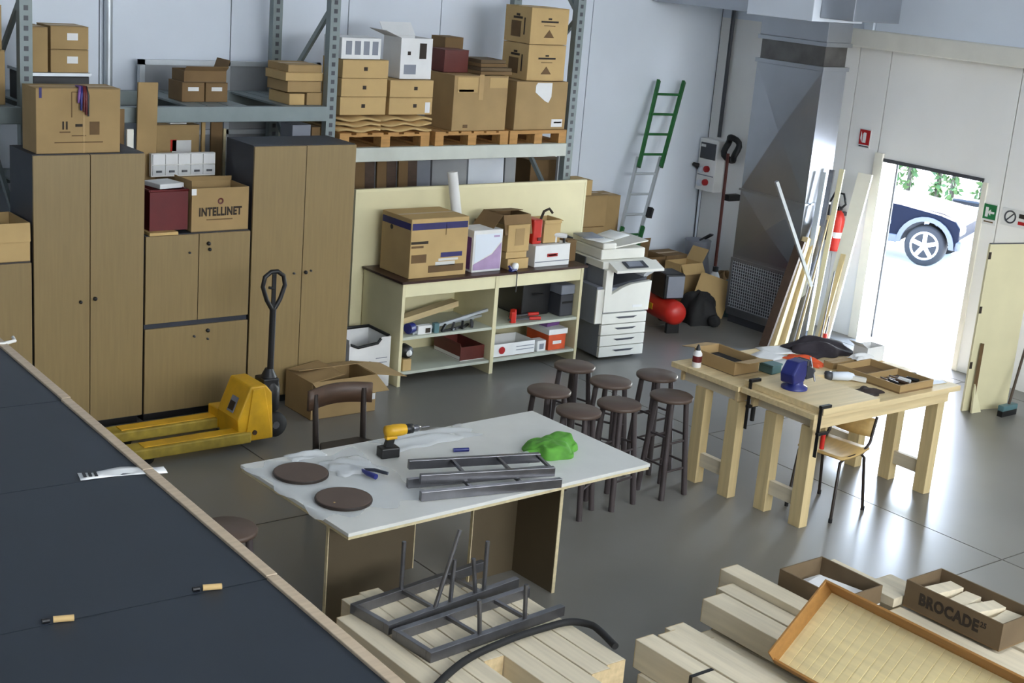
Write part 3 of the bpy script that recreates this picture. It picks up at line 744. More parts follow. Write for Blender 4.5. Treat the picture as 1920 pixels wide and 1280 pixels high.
# framed grey partition stored against the wall
fp = thing('framed_partition', 'grey partition panels in pale aluminium frame behind the left rack bay', 'partition', (4.92, 11.14, 0))
carton('tall narrow carton behind the lower cabinet, under the parts drawers', 4.66, 4.97, 9.86, 10.03, 0, 1.744, M_CARD)
for x in (0, 0.77, 1.66):
    put('mullion', B(x, x+0.045, 0, 0.05, 0, 2.48), M_ALU, fp)
for z in (0.0, 1.60, 1.86, 2.14, 2.44):
    put('rail', B(0.0, 1.70, 0.0, 0.048, z, z+0.04), M_ALU, fp)
for (xa, xb) in ((0.047, 0.768), (0.817, 1.658)):
    for (za, zb) in ((0.042, 1.598), (1.642, 1.858), (1.902, 2.138), (2.182, 2.438)):
        put('infill_panel', B(xa, xb, 0.018, 0.03, za, zb), M_PANELG, fp)
tag(put('plywood_plank', MB().para((4.34, 9.935, 0), (0.155, 0, 0), (0, 0.02, 0), (0.06, 0.05, 2.43)), M_CARD), 'tall brown plank standing between the left tall cabinet and the rack', 'board')
tag(put('brown_board', B(0, 0.22, 0, 0.02, 0, 2.24), M_CARD3, None, (4.06, 9.95, 0)), 'brown board standing right of the large left carton', 'board')
tag(put('white_lath', B(0, 0.05, 0, 0.02, 0, 2.10), M_WTPLANK, None, (4.28, 9.90, 0)), 'white lath standing left of the tall brown plank', 'board')

# under the right bay: stored boards against the wall
for k in range(6):
    tag(put('brown_board', MB().para((0, 0, 0), (0.10, 0, 0), (0, 0.025, 0), (0, 0.10, 1.76-0.02*(k % 3))), (M_CARD3, M_CHBROWN)[k % 2], None, (6.72+k*0.115, 10.55+0.02*(k % 2), 0)), '%s brown board leaning under the pale beam' % ('leftmost', 'second from left', 'third from left', 'fourth from left', 'fifth from left', 'rightmost')[k], 'board', 'brown boards under the pale beam')
for k, (x, w, m, lb) in enumerate(((7.46, 0.16, M_GREYP, 'narrow blue-grey panel beside the brown boards'), (7.64, 0.40, M_PANELG, 'grey panel stored under the pale beam'), (8.06, 0.42, M_WALL, 'pale panel stored under the middle of the pale beam'), (8.50, 0.13, M_PANELG, 'grey panel stored left of the rear rack upright'))):
    tag(put('stored_panel', MB().para((0, 0, 0), (w, 0, 0), (0, 0.03, 0), (0, 0.08, 1.75)), m, None, (x, 10.70, 0)), lb, 'panel')
carton('grey-brown carton under the right end of the pale beam', 8.80, 9.25, 10.75, 11.2, 1.05, 1.62, M_CARD3)
carton('large carton on the floor under the grey-brown carton', 8.80, 9.3, 10.7, 11.2, 0.0, 1.047, M_CARD)
# ================================================================ CREAM WORKBENCH AND WHAT STANDS ON IT
wk = thing('shelf_workbench', 'cream shelf workbench with dark brown top and two shelves', 'workbench', (6.44, 9.38, 0))
W_ = 1.96
put('end_panel', B(0, 0.03, 0.0, 0.60, 0, 0.885), M_CREAM, wk, bevel=0.002)
put('end_panel', B(W_-0.03, W_, 0.0, 0.60, 0, 0.885), M_CREAM, wk, bevel=0.002)
put('divider', B(W_/2-0.02, W_/2+0.02, 0.0, 0.58, 0, 0.885), M_CREAM, wk, bevel=0.002)
put('worktop', B(-0.02, W_+0.03, -0.02, 0.60, 0.885, 0.905), M_BROWNTOP, wk, bevel=0.002)
put('back_panel', B(0.03, W_-0.03, 0.585, 0.60, 0.08, 0.885), M_CREAM, wk)
for (a, b_) in ((0.032, W_/2-0.022), (W_/2+0.022, W_-0.032)):
    put('apron', B(a, b_, 0.004, 0.024, 0.77, 0.884), M_CREAME, wk, bevel=0.002)
    put('shelf', B(a, b_, 0.004, 0.58, 0.40, 0.425), M_SHELF, wk, bevel=0.002)
    put('shelf', B(a, b_, 0.004, 0.58, 0.10, 0.125), M_SHELF, wk, bevel=0.002)
bbd = thing('backboard', 'wide cream panel standing behind the workbench', 'panel', (6.33, 9.995, 0))
put('sheet', B(0, 2.53, 0, 0.03, 0, 1.535), M_CREAM, bbd)
put('top_edging', B(0, 2.55, -0.002, 0.032, 1.535, 1.56), M_CREAME, bbd)
put('side_edging', B(2.53, 2.55, -0.002, 0.032, 0, 1.535), M_CREAME, bbd)

px = carton('big printer carton with navy band on the workbench', 6.53, 7.11, 9.44, 9.88, 0.906, 1.405, M_CARD2, tape=True, name='printer_carton', prints=[
    ('-y', 0.0, 0.435, 0.56, 0.055, M_BLUEINK, 'navy_band'), ('-x', 0.0, 0.435, 0.42, 0.055, M_BLUEINK, 'navy_band'),
    ('-y', -0.20, 0.30, 0.17, 0.022, M_INK, 'title_print'), ('-y', -0.22, 0.265, 0.12, 0.018, M_INKF, 'title_print'),
    ('-y', -0.20, 0.165, 0.15, 0.07, M_INKF, 'text_block'), ('-y', 0.13, 0.185, 0.22, 0.04, M_BLUEINK, 'navy_label'), ('-y', 0.10, 0.145, 0.20, 0.02, M_WHITEP, 'white_stripe'),
    ('-y', 0.08, 0.07, 0.36, 0.06, M_INKF, 'printer_picture'), ('-y', 0.07, 0.11, 0.20, 0.035, M_WHITEP, 'printer_picture'), ('-y', 0.06, 0.40, 0.006, 0.09, M_INKF, 'print_line')])
put('carry_hole', MB().lathe([(0.02, -0.292), (0.02, -0.288)], 14, (0, 0.07, 0.385), axis='x'), M_BLACK, px)
lb_ = carton('white and lilac printed carton next to the printer carton', 7.19, 7.50, 9.46, 9.70, 0.906, 1.27, M_WHITE, tape=False, name='printed_carton', prints=[('-x', 0.0, 0.16, 0.18, 0.28, M_PURPLE, 'purple_side')])
put('lilac_swoosh', MB().prism([(-0.145, 0.02), (0.145, 0.02), (0.145, 0.25), (0.05, 0.15), (-0.145, 0.07)], (0, -0.1225, 0), (1, 0, 0), (0, 0, 1), (0, 0.003, 0)), M_LILAC, lb_)
put('grey_panel_print', MB().prism([(-0.135, 0.08), (0.05, 0.165), (0.135, 0.26), (0.135, 0.33), (-0.135, 0.33)], (0, -0.122, 0), (1, 0, 0), (0, 0, 1), (0, 0.0025, 0)), M_WALL, lb_)
put('small_print', B(0.06, 0.12, -0.1235, -0.12, 0.30, 0.315), M_LILAC, lb_)
tag(put('paper_roll', MB().cyl((0.0, 0.0, 0), (-0.10, 0.09, 0.79), 0.045, n=18), M_WHITE, None, (7.33, 9.80, 0.91)), 'white paper roll standing against the backboard', 'paper roll')
carton('lowest small carton of the stack beside the lilac carton', 7.57, 7.80, 9.45, 9.68, 0.906, 1.00, M_CARD2, tape=False)
carton('small flat carton in the middle of the stack beside the lilac carton', 7.55, 7.78, 9.46, 9.70, 1.003, 1.06, M_CARD2, tape=False)
carton('upright carton with a dented front beside the lilac carton', 7.55, 7.79, 9.45, 9.72, 1.063, 1.30, M_CARD2, tape=False, prints=[('-y', 0.01, 0.13, 0.10, 0.15, M_CARD, 'dent_panel')])
open_carton('grey-brown open carton on the upright carton', 7.52, 7.82, 9.50, 9.78, 1.303, 1.38, M_CARD3, {'+y': -84, '-x': 140, '-y': 165}, fl=0.62)
carton('brown carton behind the stack near the paper roll', 7.56, 7.85, 9.76, 9.96, 0.906, 1.26, M_CARD3)
wx = carton('white carton with red label at the right of the workbench', 7.87, 8.27, 9.45, 9.72, 0.906, 1.10, M_WHITE, tape=False, name='white_carton', prints=[('-y', 0.0, 0.10, 0.12, 0.03, M_SIGNR, 'red_label'), ('-y', 0.0, 0.10, 0.09, 0.012, M_WHITE, 'label_text'), ('-y', 0.0, 0.045, 0.39, 0.008, M_GREYP, 'seam_line')])
rcn = thing('red_case', 'red plastic case on the white carton', 'case', (7.93, 9.58, 1.1025))
put('shell', B(-0.06, 0.04, -0.08, 0.08, 0, 0.22), M_RED, rcn, bevel=0.012); put('latch', B(-0.01, 0.03, -0.09, -0.08, 0.03, 0.06), M_REDD, rcn)
tan = open_carton('beige carton with dark handle beside the red case', 7.99, 8.18, 9.50, 9.70, 1.1025, 1.31, M_CARD2, {'-y': 165, '+x': 120}, fl=0.15)
put('handle', MB().tube([(-0.06, 0, 0.20), (-0.03, 0, 0.27), (0.03, 0, 0.29), (0.07, 0, 0.25)], 0.012, 8), M_INK, tan)
gl = thing('glue_gun', 'cream and dark hand tool on the white carton', 'tool', (8.17, 9.50, 1.1025), -0.4)
put('barrel', MB().cyl((-0.07, 0, 0.075), (0.07, 0, 0.06), 0.022), M_WHITE, gl); put('grip', B(-0.06, -0.02, -0.016, 0.016, 0.0, 0.07), M_WHITE, gl, bevel=0.006); put('nozzle', MB().cyl((0.06, 0, 0.062), (0.13, 0, 0.045), 0.014, 0.006), M_BLACK, gl); put('foot', MB().cyl((0.05, 0, 0.0), (0.05, 0, 0.06), 0.012), M_BLACK, gl)
carton('narrow olive carton at the right end of the workbench', 8.32, 8.43, 9.55, 9.80, 0.906, 1.10, M_CARD3, tape=False)
dp = thing('tape_dispenser', 'small blue and white tape gun on the workbench front edge', 'tool', (7.60, 9.40, 0.906), 0.3)
put('reel', MB().lathe([(0.012, -0.015), (0.035, -0.015), (0.035, 0.015), (0.012, 0.015)], 16, (0.02, 0, 0.036), axis='y'), M_WHITE, dp); put('frame', B(-0.05, 0.03, -0.02, 0.02, 0, 0.02), M_BLUE, dp, bevel=0.004); put('grip', MB().cyl((-0.03, 0, 0.015), (-0.07, 0, 0.05), 0.012), M_BLUE, dp)
tag(put('hanging_strap', MB().tube([(7.60, 9.385, 0.912), (7.605, 9.352, 0.906), (7.606, 9.352, 0.80), (7.604, 9.352, 0.73)], 0.005, 6), M_BLACK), 'thin dark strap hanging over the workbench edge', 'strap')

# ---- on the shelves (upper shelf top z = 0.425, lower shelf top z = 0.125)
tag(put('wooden_plank', B(0, 0.78, 0, 0.10, 0, 0.05), M_PINEX, None, (6.52, 9.66, 0.426), (0, -0.14, 0.10)), 'long brown plank slanting on the upper shelf, left bay', 'plank')
for k in range(3):
    tag(put('metal_profile', MB().bar((0, 0, 0.012), (0.78, 0.06*k, 0.012+0.13*(k == 0)+0.05*(k == 1)), 0.022, 0.022), M_ALU, None, (6.60+0.02*k, 9.44+0.05*k, 0.427)), ('rearmost slanting', 'middle', 'front')[2-k] + ' aluminium profile on the upper shelf, left bay', 'metal bar', 'profiles on the upper shelf')
tag(put('foil_roll', MB().cyl((0, 0, 0.05), (0.06, 0.02, 0.05), 0.045, n=16), M_BLUE, None, (6.555, 9.44, 0.43)), 'blue roll at the left of the upper shelf', 'roll')
carton('small white printed packet on the upper shelf, left bay', 6.64, 6.78, 9.41, 9.46, 0.426, 0.50, M_WHITE, tape=False, name='packet', prints=[('-y', 0.03, 0.03, 0.05, 0.04, M_INK, 'dark_print')])
carton('small teal packet on the upper shelf, left bay', 6.80, 6.85, 9.40, 9.44, 0.426, 0.51, M_TEAL, tape=False, name='packet')
for k in range(4):
    tag(put('bracket', MB().bar((0, 0, 0.01), (0.16, 0.02, 0.01), 0.02, 0.018).bar((0, 0, 0.01), (0.05, 0.02, 0.06), 0.02, 0.015), (M_BLACK, M_STEEL)[k % 2], None, (6.88+0.11*k, 9.405+0.006*k, 0.427), (0, 0, 0.25*k)), ('first', 'second', 'third', 'fourth')[k] + ' metal bracket from the left on the upper shelf, left bay', 'bracket', 'brackets on the upper shelf')
for k in range(3):
    r = thing('pipe_clamp', ('front', 'middle', 'rear')[k] + ' red clamp lying on the upper shelf, right bay', 'clamp', (7.62+0.08*k, 9.44+0.09*k, 0.426), 0.15*k-0.1, 'red clamps on the upper shelf')
    put('bar', B(0, 0.34, -0.01, 0.01, 0.02, 0.034), M_STEEL, r); put('jaw', B(0.02, 0.07, -0.02, 0.02, 0.0, 0.10-0.02*k), M_RED, r, bevel=0.006); put('screw_handle', MB().cyl((0.22, 0, 0.027), (0.32, -0.03, 0.03), 0.016, n=10), M_RED, r)
bx_ = thing('equipment_case', 'black equipment case on the upper shelf, right bay', 'case', (8.02, 9.72, 0.426))
put('shell', B(-0.16, 0.16, -0.16, 0.2, 0, 0.30), M_BLACK, bx_, bevel=0.015); put('handle', MB().tube([(-0.05, -0.165, 0.2), (-0.05, -0.19, 0.2), (0.05, -0.19, 0.2), (0.05, -0.165, 0.2)], 0.008, 6), M_BLACKR, bx_)
gp = thing('small_printer', 'grey desktop unit at the right end of the upper shelf', 'printer', (8.285, 9.56, 0.426))
put('body', B(-0.075, 0.075, -0.12, 0.2, 0, 0.20), M_DGREYP, gp, bevel=0.01); put('cover', B(-0.08, 0.08, -0.125, 0.2, 0.202, 0.29), M_GREYP, gp, bevel=0.01); put('slot', B(-0.06, 0.06, -0.124, -0.12, 0.12, 0.14), M_BLACK, gp)
fx = open_carton('flat white carton with red round logo on the lower shelf', 7.47, 7.93, 9.42, 9.70, 0.126, 0.245, M_WHITE, {'-x': 30}, fl=0.2, mi=M_CARDIN)
put('round_logo', MB().lathe([(0.034, -0.143), (0.034, -0.139)], 18, (-0.14, 0, 0.06), axis='y'), M_SIGNR, fx); put('side_print', B(0.02, 0.22, -0.142, -0.139, 0.045, 0.052), M_GREYP, fx); put('side_print', B(0.02, 0.22, -0.142, -0.139, 0.075, 0.082), M_GREYP, fx)
carton('small square white carton between two red-and-white ones on the lower shelf', 7.97, 8.07, 9.43, 9.53, 0.126, 0.225, M_WHITE, tape=False, prints=[('-y', 0, 0.045, 0.05, 0.05, M_GREYP, 'grey_print')])
sb = carton('red shoe-type carton with pale lid on the lower shelf', 8.09, 8.29, 9.42, 9.74, 0.126, 0.27, M_ORANGE, tape=False, lid=False, prints=[('-y', 0.0, 0.07, 0.10, 0.03, M_WHITE, 'white_print')])
put('lid', B(-0.11, 0.11, -0.17, 0.17, 0.145, 0.195), M_WHITE, sb, bevel=0.003)
tag(put('gadget_box', B(-0.09, 0.09, -0.05, 0.05, 0, 0.035), M_PURPLE, None, (8.20, 9.56, 0.3225), (0, 0, 0.2), bevel=0.006), 'purple packet on the pale-lidded red carton', 'packet')
rd = open_carton('red and white open carton at the right end of the lower shelf, left bay', 7.13, 7.385, 9.45, 9.85, 0.126, 0.25, M_REDTUBE, {'-x': 20}, fl=0.15, mi=M_WHITE)
put('white_band', B(-0.1295, -0.126, -0.19, 0.19, 0.01, 0.04), M_WHITE, rd)
sp = thing('speaker_unit', 'black and white tool part at the left end of the lower shelf', 'tool', (6.55, 9.45, 0.126))
put('base', B(-0.05, 0.035, -0.05, 0.05, 0, 0.10), M_CARD2, sp, bevel=0.004); put('head', MB().lathe([(0.001, -0.05), (0.055, -0.04), (0.06, 0.03), (0.001, 0.04)], 16, (0.0, 0, 0.16), axis='y'), M_BLACK, sp); put('cap', MB().lathe([(0.001, -0.062), (0.025, -0.055), (0.03, -0.04)], 14, (0.01, 0, 0.15), axis='y'), M_WHITE, sp)

# ---- white crate between the tall cabinet and the workbench
wc = thing('document_box', 'white cardboard box with black rim and printed emblem beside the workbench', 'box', (6.20, 9.62, 0))
put('bottom', B(-0.2, 0.2, -0.17, 0.17, 0, 0.01), M_WHITE, wc)
put('side', MB().prism([(-0.2, 0.01), (0.2, 0.01), (0.2, 0.43), (0.11, 0.43), (0.08, 0.39), (-0.14, 0.37), (-0.2, 0.40)], (0, -0.17, 0), (1, 0, 0), (0, 0, 1), (0, 0.008, 0)), M_WHITE, wc)
for q in ((-0.2, 0.2, 0.162, 0.17), (-0.2, -0.192, -0.162, 0.162), (0.192, 0.2, -0.162, 0.162)):
    put('side', B(q[0], q[1], q[2], q[3], 0.01, 0.43), M_WHITE, wc)
put('black_rim', MB().tube([(0.19, -0.15, 0.432), (0.19, 0.16, 0.436), (-0.19, 0.16, 0.436)], 0.014, 6), M_BLACK, wc)
put('black_rim', MB().tube([(-0.19, -0.172, 0.395), (-0.12, -0.174, 0.365), (0.07, -0.174, 0.385), (0.10, -0.172, 0.42)], 0.012, 6), M_BLACK, wc)
put('emblem', MB().lathe([(0.035, -0.1735), (0.035, -0.1695), (0.014, -0.1695), (0.014, -0.1735), (0.035, -0.1735)], 12, (0.0, 0, 0.20), axis='y'), M_DGREYP, wc)
for k in range(4):
    put('print_line', B(0.06, 0.17, -0.1725, -0.1695, 0.25-0.04*k, 0.256-0.04*k), M_GREYP, wc)

# ================================================================ COPIER
cp = thing('photocopier', 'white and grey office photocopier with four paper drawers', 'photocopier', (8.60, 9.30, 0), -0.10)
put('base', B(0.01, 0.50, 0.02, 0.58, 0.03, 0.46), M_GREYP, cp, bevel=0.006)
for k in range(4):
    z0 = 0.035+k*0.105
    d = put('drawer', B(0.0, 0.51, -0.006, 0.03, z0, z0+0.098), M_COPIER, cp, bevel=0.004)
    put('handle', MB().prism([(0.15, 0.0), (0.40, 0.0), (0.36, -0.018), (0.19, -0.018)], (0, -0.008, z0+0.065), (1, 0, 0), (0, 0, 1), (0, 0.006, 0)), M_DGREYP, d)
for (x, y) in ((0.06, 0.08), (0.45, 0.08), (0.06, 0.5), (0.45, 0.5)):
    put('castor', MB().lathe([(0.001, -0.012), (0.015, -0.012), (0.015, 0.012), (0.001, 0.012)], 10, (x, y, 0.015), axis='x'), M_BLACK, cp)
fr = put('front_cover', MB().prism([(0.0, 0.462), (0.52, 0.462), (0.53, 0.74), (0.30, 0.72), (0.20, 0.69), (0.08, 0.63), (0.08, 0.86), (0.0, 0.86)], (0, -0.01, 0), (1, 0, 0), (0, 0, 1), (0, 0.05, 0)), M_COPIER, cp, bevel=0.004)
put('badge', B(0.33, 0.44, -0.013, -0.009, 0.495, 0.52), M_WHITE, fr)
put('engine_body', B(0.01, 0.50, 0.042, 0.58, 0.462, 0.68), M_GREYP, cp, bevel=0.006)
put('engine_body', B(0.01, 0.10, 0.042, 0.58, 0.682, 0.86), M_GREYP, cp, bevel=0.006)
put('output_tray', MB().prism([(0.08, 0.69), (0.52, 0.76), (0.52, 0.735), (0.08, 0.665)], (0, 0.06, 0), (1, 0, 0), (0, 0, 1), (0, 0.45, 0)), M_DGREYP, cp)
put('inner_back', B(0.10, 0.50, 0.40, 0.58, 0.70, 0.86), M_DGREYP, cp)
put('catch_guide', MB().prism([(0.50, 0.74), (0.62, 0.80), (0.64, 0.88), (0.60, 0.88), (0.57, 0.82), (0.50, 0.78)], (0, 0.08, 0), (1, 0, 0), (0, 0, 1), (0, 0.35, 0)), M_POLY, cp)
put('scanner_deck', B(-0.02, 0.54, 0.03, 0.58, 0.862, 0.93), M_COPIER, cp, bevel=0.006)
cpn = put('control_panel', MB().prism([(-0.11, 0.875), (0.03, 0.93), (0.03, 0.862), (-0.11, 0.85)], (0.04, 0, 0), (0, 1, 0), (0, 0, 1), (0.54, 0, 0)), M_COPIER, cp, bevel=0.004)
put('touch_screen', MB().para((0.17, -0.09, 0.888), (0.24, 0, 0), (0, 0.10, 0.039), (0, -0.002, 0.005)), M_DGREYP, cpn)
put('display', MB().para((0.20, -0.072, 0.9005), (0.16, 0, 0), (0, 0.065, 0.0255), (0, -0.002, 0.005)), M_GREYP, cpn)
put('document_feeder', B(0.0, 0.50, 0.10, 0.58, 0.932, 1.03), M_COPIER, cp, bevel=0.012)
put('feeder_tray', MB().para((0.16, 0.12, 1.032), (0.38, 0, 0.05), (0, 0.40, 0), (0, 0, 0.012)), M_COPIER, cp)
put('feeder_cover', B(0.0, 0.15, 0.08, 0.58, 1.032, 1.09), M_COPIER, cp, bevel=0.012)
put('side_unit', B(-0.07, 0.0, 0.02, 0.42, 0.35, 0.70), M_GREYP, cp, bevel=0.006)
put('side_unit_front', B(-0.075, 0.0, 0.0, 0.018, 0.36, 0.68), M_COPIER, cp, bevel=0.003)
put('side_back', B(-0.03, 0.008, 0.30, 0.58, 0.46, 0.92), M_DGREYP, cp, bevel=0.006)
for k, (x, y, r, z) in enumerate(((8.66, 9.54, 0.3, 1.0915), (8.67, 9.68, -0.25, 1.096), (8.92, 9.62, 0.1, 1.079))):
    tag(put('magazine', MB().grid(lambda u, v: (-0.09+0.2*u, -0.12+0.24*v, 0.003+0.006*u*v), 3, 3), M_WHITE if k != 1 else M_GREYP, None, (x, y, z+ (0.02 if k == 2 else 0)), (0, -0.13 if k == 2 else 0, r), solid=0.006), ('white sheet on the left of the copier lid', 'grey magazine on the left of the copier lid', 'pale sheet lying in the copier feeder tray')[k], 'paper')

# ---- cartons to the right of the backboard, along the wall
carton('brown carton at the right end of the backboard, top of the pile', 9.36, 9.62, 10.74, 11.0, 1.242, 1.40, M_CARD2, tape=False)
carton('brown carton with open flap at the right of the backboard', 9.34, 9.83, 10.72, 11.05, 0.92, 1.24, M_CARD)
carton('large brown carton on the floor at the right of the backboard', 9.32, 9.80, 10.70, 11.1, 0, 0.918, M_CARD)
carton('upright orange-brown carton between backboard and ladder', 9.80, 10.27, 11.0, 11.28, 0.42, 1.17, M_CARD, prints=[('-y', -0.10, 0.37, 0.015, 0.70, M_CARD3, 'fold_line')])
carton('carton on the floor under the upright orange-brown one', 9.80, 10.27, 11.0, 11.28, 0, 0.418, M_CARD3)
tag(put('storage_board', B(0, 0.16, 0, 0.03, 0, 1.95), M_PANELG, None, (9.02, 10.60, 0)), 'narrow grey panel standing just right of the rack end upright', 'panel')
open_carton('brown open carton below the ladder', 10.36, 10.88, 10.84, 11.12, 0, 0.50, M_CARD3, {'+y': -6, '-x': 12}, fl=0.55)
carton('brown carton right of the open carton below the ladder', 10.90, 11.22, 10.85, 11.15, 0, 0.50, M_CARD3)
carton('small flap-topped carton behind the compressor', 10.74, 11.06, 10.46, 10.72, 0, 0.40, M_CARD, tape=False)
open_carton('carton with its flap folded over, above the compressor', 10.74, 11.06, 10.46, 10.70, 0.402, 0.50, M_CARD2, {'-y': 150, '+x': 30}, fl=0.5)

# ---------------------------------------------------------------- ladder
ld = thing('extension_ladder', 'green and silver extension ladder leaning in the wall corner', 'ladder', (0, 0, 0))
LA, LB = Vector((9.92, 10.74, 0)), Vector((10.13, 10.70, 0))
TA, TB = Vector((10.84, 11.24, 2.36)), Vector((11.22, 11.24, 2.35))
def lp(a, b_, t):
    return a + (b_-a)*t
for (a, b_) in ((LA, TA), (LB, TB)):
    put('lower_rail', MB().bar(lp(a, b_, 0.0), lp(a, b_, 0.66), 0.028, 0.05), M_ALU, ld)
    put('upper_rail', MB().bar(lp(a, b_, 0.62)+Vector((0, -0.045, 0)), b_+Vector((0, -0.04, 0)), 0.03, 0.06), M_LADG, ld)
    put('foot_sleeve', MB().bar(lp(a, b_, 0.20)+Vector((0, -0.02, 0)), lp(a, b_, 0.36)+Vector((0, -0.02, 0)), 0.034, 0.05), M_LADG, ld)
    put('rubber_foot', MB().bar(lp(a, b_, 0.0), lp(a, b_, 0.03), 0.05, 0.07), M_BLACKR, ld)
for k in range(11):
    t = 0.06+0.088*k
    a, b_ = lp(LA, TA, t), lp(LB, TB, t)
    off = Vector((0, -0.045, 0)) if t > 0.62 else Vector((0, 0, 0))
    put('rung', MB().cyl(a+off, b_+off, 0.014, n=8), M_LADG if (t > 0.62 or k == 3) else M_ALU, ld)
put('clamp_knob', MB().bar(lp(LB, TB, 0.40)+Vector((0.03, -0.03, 0)), lp(LB, TB, 0.44)+Vector((0.03, -0.03, 0)), 0.06, 0.06), M_BLACK, ld)

# ---------------------------------------------------------------- ducting
du = thing('air_duct', 'galvanised sheet air duct with grille, standing in the corner', 'duct', (10.95, 9.08, 0))
put('lower_section', B(0, 0.36, 0, 0.86, 0.08, 1.40), M_GALV, du, bevel=0.004)
put('upper_section', B(0.004, 0.356, 0.004, 0.856, 1.405, 2.70), M_GALV, du, bevel=0.004)
put('plinth', B(0.02, 0.34, 0.02, 0.84, 0, 0.08), M_DGREYP, du)
put('joint_flange', B(-0.015, 0.375, -0.015, 0.875, 1.393, 1.412), M_GALV, du)
for (z0, z1) in ((0.72, 1.39), (1.415, 2.695)):     # sheets pressed into shallow pyramids (cross breaks)
    zc_ = (z0+z1)/2
    P_ = [(-0.001, 0.008, z0), (-0.001, 0.852, z0), (-0.001, 0.852, z1), (-0.001, 0.008, z1), (-0.035, 0.43, zc_)]
    put('cross_break', MB().add(P_, [(0, 4, 1), (1, 4, 2), (2, 4, 3), (3, 4, 0)]), M_GALV, du)
put('collar', B(-0.012, 0.372, -0.012, 0.872, 2.70, 2.74), M_GALV, du)
put('flexible_joint', B(0.02, 0.34, 0.02, 0.84, 2.741, 2.93), M_GALVD, du)
put('collar', B(-0.012, 0.372, -0.012, 0.872, 2.931, 2.97), M_GALV, du)
put('neck', B(0.0, 0.36, 0.0, 0.86, 2.971, 3.16), M_GALV, du, bevel=0.004)
gf = put('grille_frame', MB().box(-0.02, -0.001, 0.10, 0.86, 0.14, 0.17).box(-0.02, -0.001, 0.10, 0.86, 0.66, 0.69).box(-0.02, -0.001, 0.10, 0.13, 0.171, 0.659).box(-0.02, -0.001, 0.83, 0.86, 0.171, 0.659), M_GALV, du)
gr_ = MB()
for k in range(23):
    gr_.box(-0.012, -0.007, 0.13+0.0305*k, 0.137+0.0305*k, 0.17, 0.66)
for k in range(16):
    gr_.box(-0.013, -0.008, 0.13, 0.83, 0.17+0.0315*k, 0.176+0.0315*k)
mg = put('grille_mesh', gr_, M_ALU, gf); mg['kind'] = 'stuff'
put('grille_backing', B(-0.005, -0.001, 0.13, 0.83, 0.17, 0.66), M_DGREYP, gf)
hd = thing('overhead_duct', 'galvanised duct running along the ceiling above the corner', 'duct', (0, 0, 0))
put('long_section', B(10.70, 11.30, 9.86, 11.28, 3.18, 3.75), M_GALV, hd, bevel=0.004)
put('plenum', B(10.62, 11.36, 9.02, 9.85, 3.165, 3.95), M_WALL, hd, bevel=0.006)
put('outlet', B(10.72, 11.40, 8.62, 9.015, 3.20, 3.9), M_GALV, hd, bevel=0.006)
put('hanger', MB().cyl((11.0, 10.6, 3.75), (11.0, 10.6, 5.6), 0.01, n=6), M_STEEL, hd)
put('hanger', MB().cyl((11.0, 9.4, 3.95), (11.0, 9.4, 5.6), 0.01, n=6), M_STEEL, hd)
tag(put('wall_conduit', MB().cyl((11.765, 11.10, 1.75), (11.765, 11.10, 5.58), 0.022, n=12), M_DGREYP), 'dark vertical conduit above the electrical panel', 'conduit')
tag(put('wall_pipe', MB().cyl((4.70, 11.26, 0.0), (4.70, 11.26, 5.58), 0.035, n=14), M_ALU), 'pale vertical pipe on the back wall near the left', 'pipe')
ep = thing('electrical_panel', 'grey wall-mounted socket panel with two red sockets', 'electrical panel', (11.66, 11.0, 1.14))
put('housing', B(0.0, 0.139, 0, 0.28, 0, 0.58), M_WALLR, ep, bevel=0.008)
put('breaker_window', B(-0.012, 0.0, 0.02, 0.25, 0.36, 0.54), M_DGREYP, ep, bevel=0.004)
put('window_sticker', B(-0.014, -0.011, 0.17, 0.24, 0.49, 0.52), M_WHITE, ep)
for k in range(2):
    put('red_socket', MB().lathe([(0.036, 0.0), (0.036, -0.03), (0.026, -0.04), (0.001, -0.04)], 16, (0, 0.12, 0.10+0.15*k), axis='x'), M_SIGNR, ep)
    put('grey_socket', MB().lathe([(0.036, 0.0), (0.036, -0.025), (0.001, -0.03)], 16, (0, 0.21, 0.08+0.15*k), axis='x'), M_WALL, ep)
put('plug', MB().cyl((-0.03, 0.24, 0.27), (-0.09, 0.26, 0.29), 0.03, 0.02), M_BLACK, ep)
put('lower_rail', B(-0.006, 0, 0.02, 0.26, 0.17, 0.18), M_GREYP, ep)
tag(put('power_cable', MB().tube([(11.62, 11.27, 1.42), (11.72, 11.28, 1.3), (11.74, 11.285, 0.6), (11.74, 11.285, 0.02)], 0.008, 6), M_DGREYP), 'thin grey cable running down from the socket panel', 'cable')
tag(put('cable_coil', MB().tube([(11.70+0.03*math.sin(3*t), 10.83+0.09*math.cos(t), 1.66+0.13*math.sin(t)) for t in [2*math.pi*k/20 for k in range(21)]], 0.035, 8), M_BLACK), 'coil of black hose hung beside the socket panel', 'hose coil')
tag(put('hose_bracket', B(11.62, 11.799, 10.70, 10.78, 1.10, 1.17), M_BLACK, None, bevel=0.006), 'small black wall bracket left of the duct', 'bracket')
tag(put('red_pole', MB().cyl((11.55, 10.72, 0.03), (11.60, 10.78, 1.62), 0.018, n=10), M_REDTUBE), 'dark red pole leaning below the hose coil', 'pole')

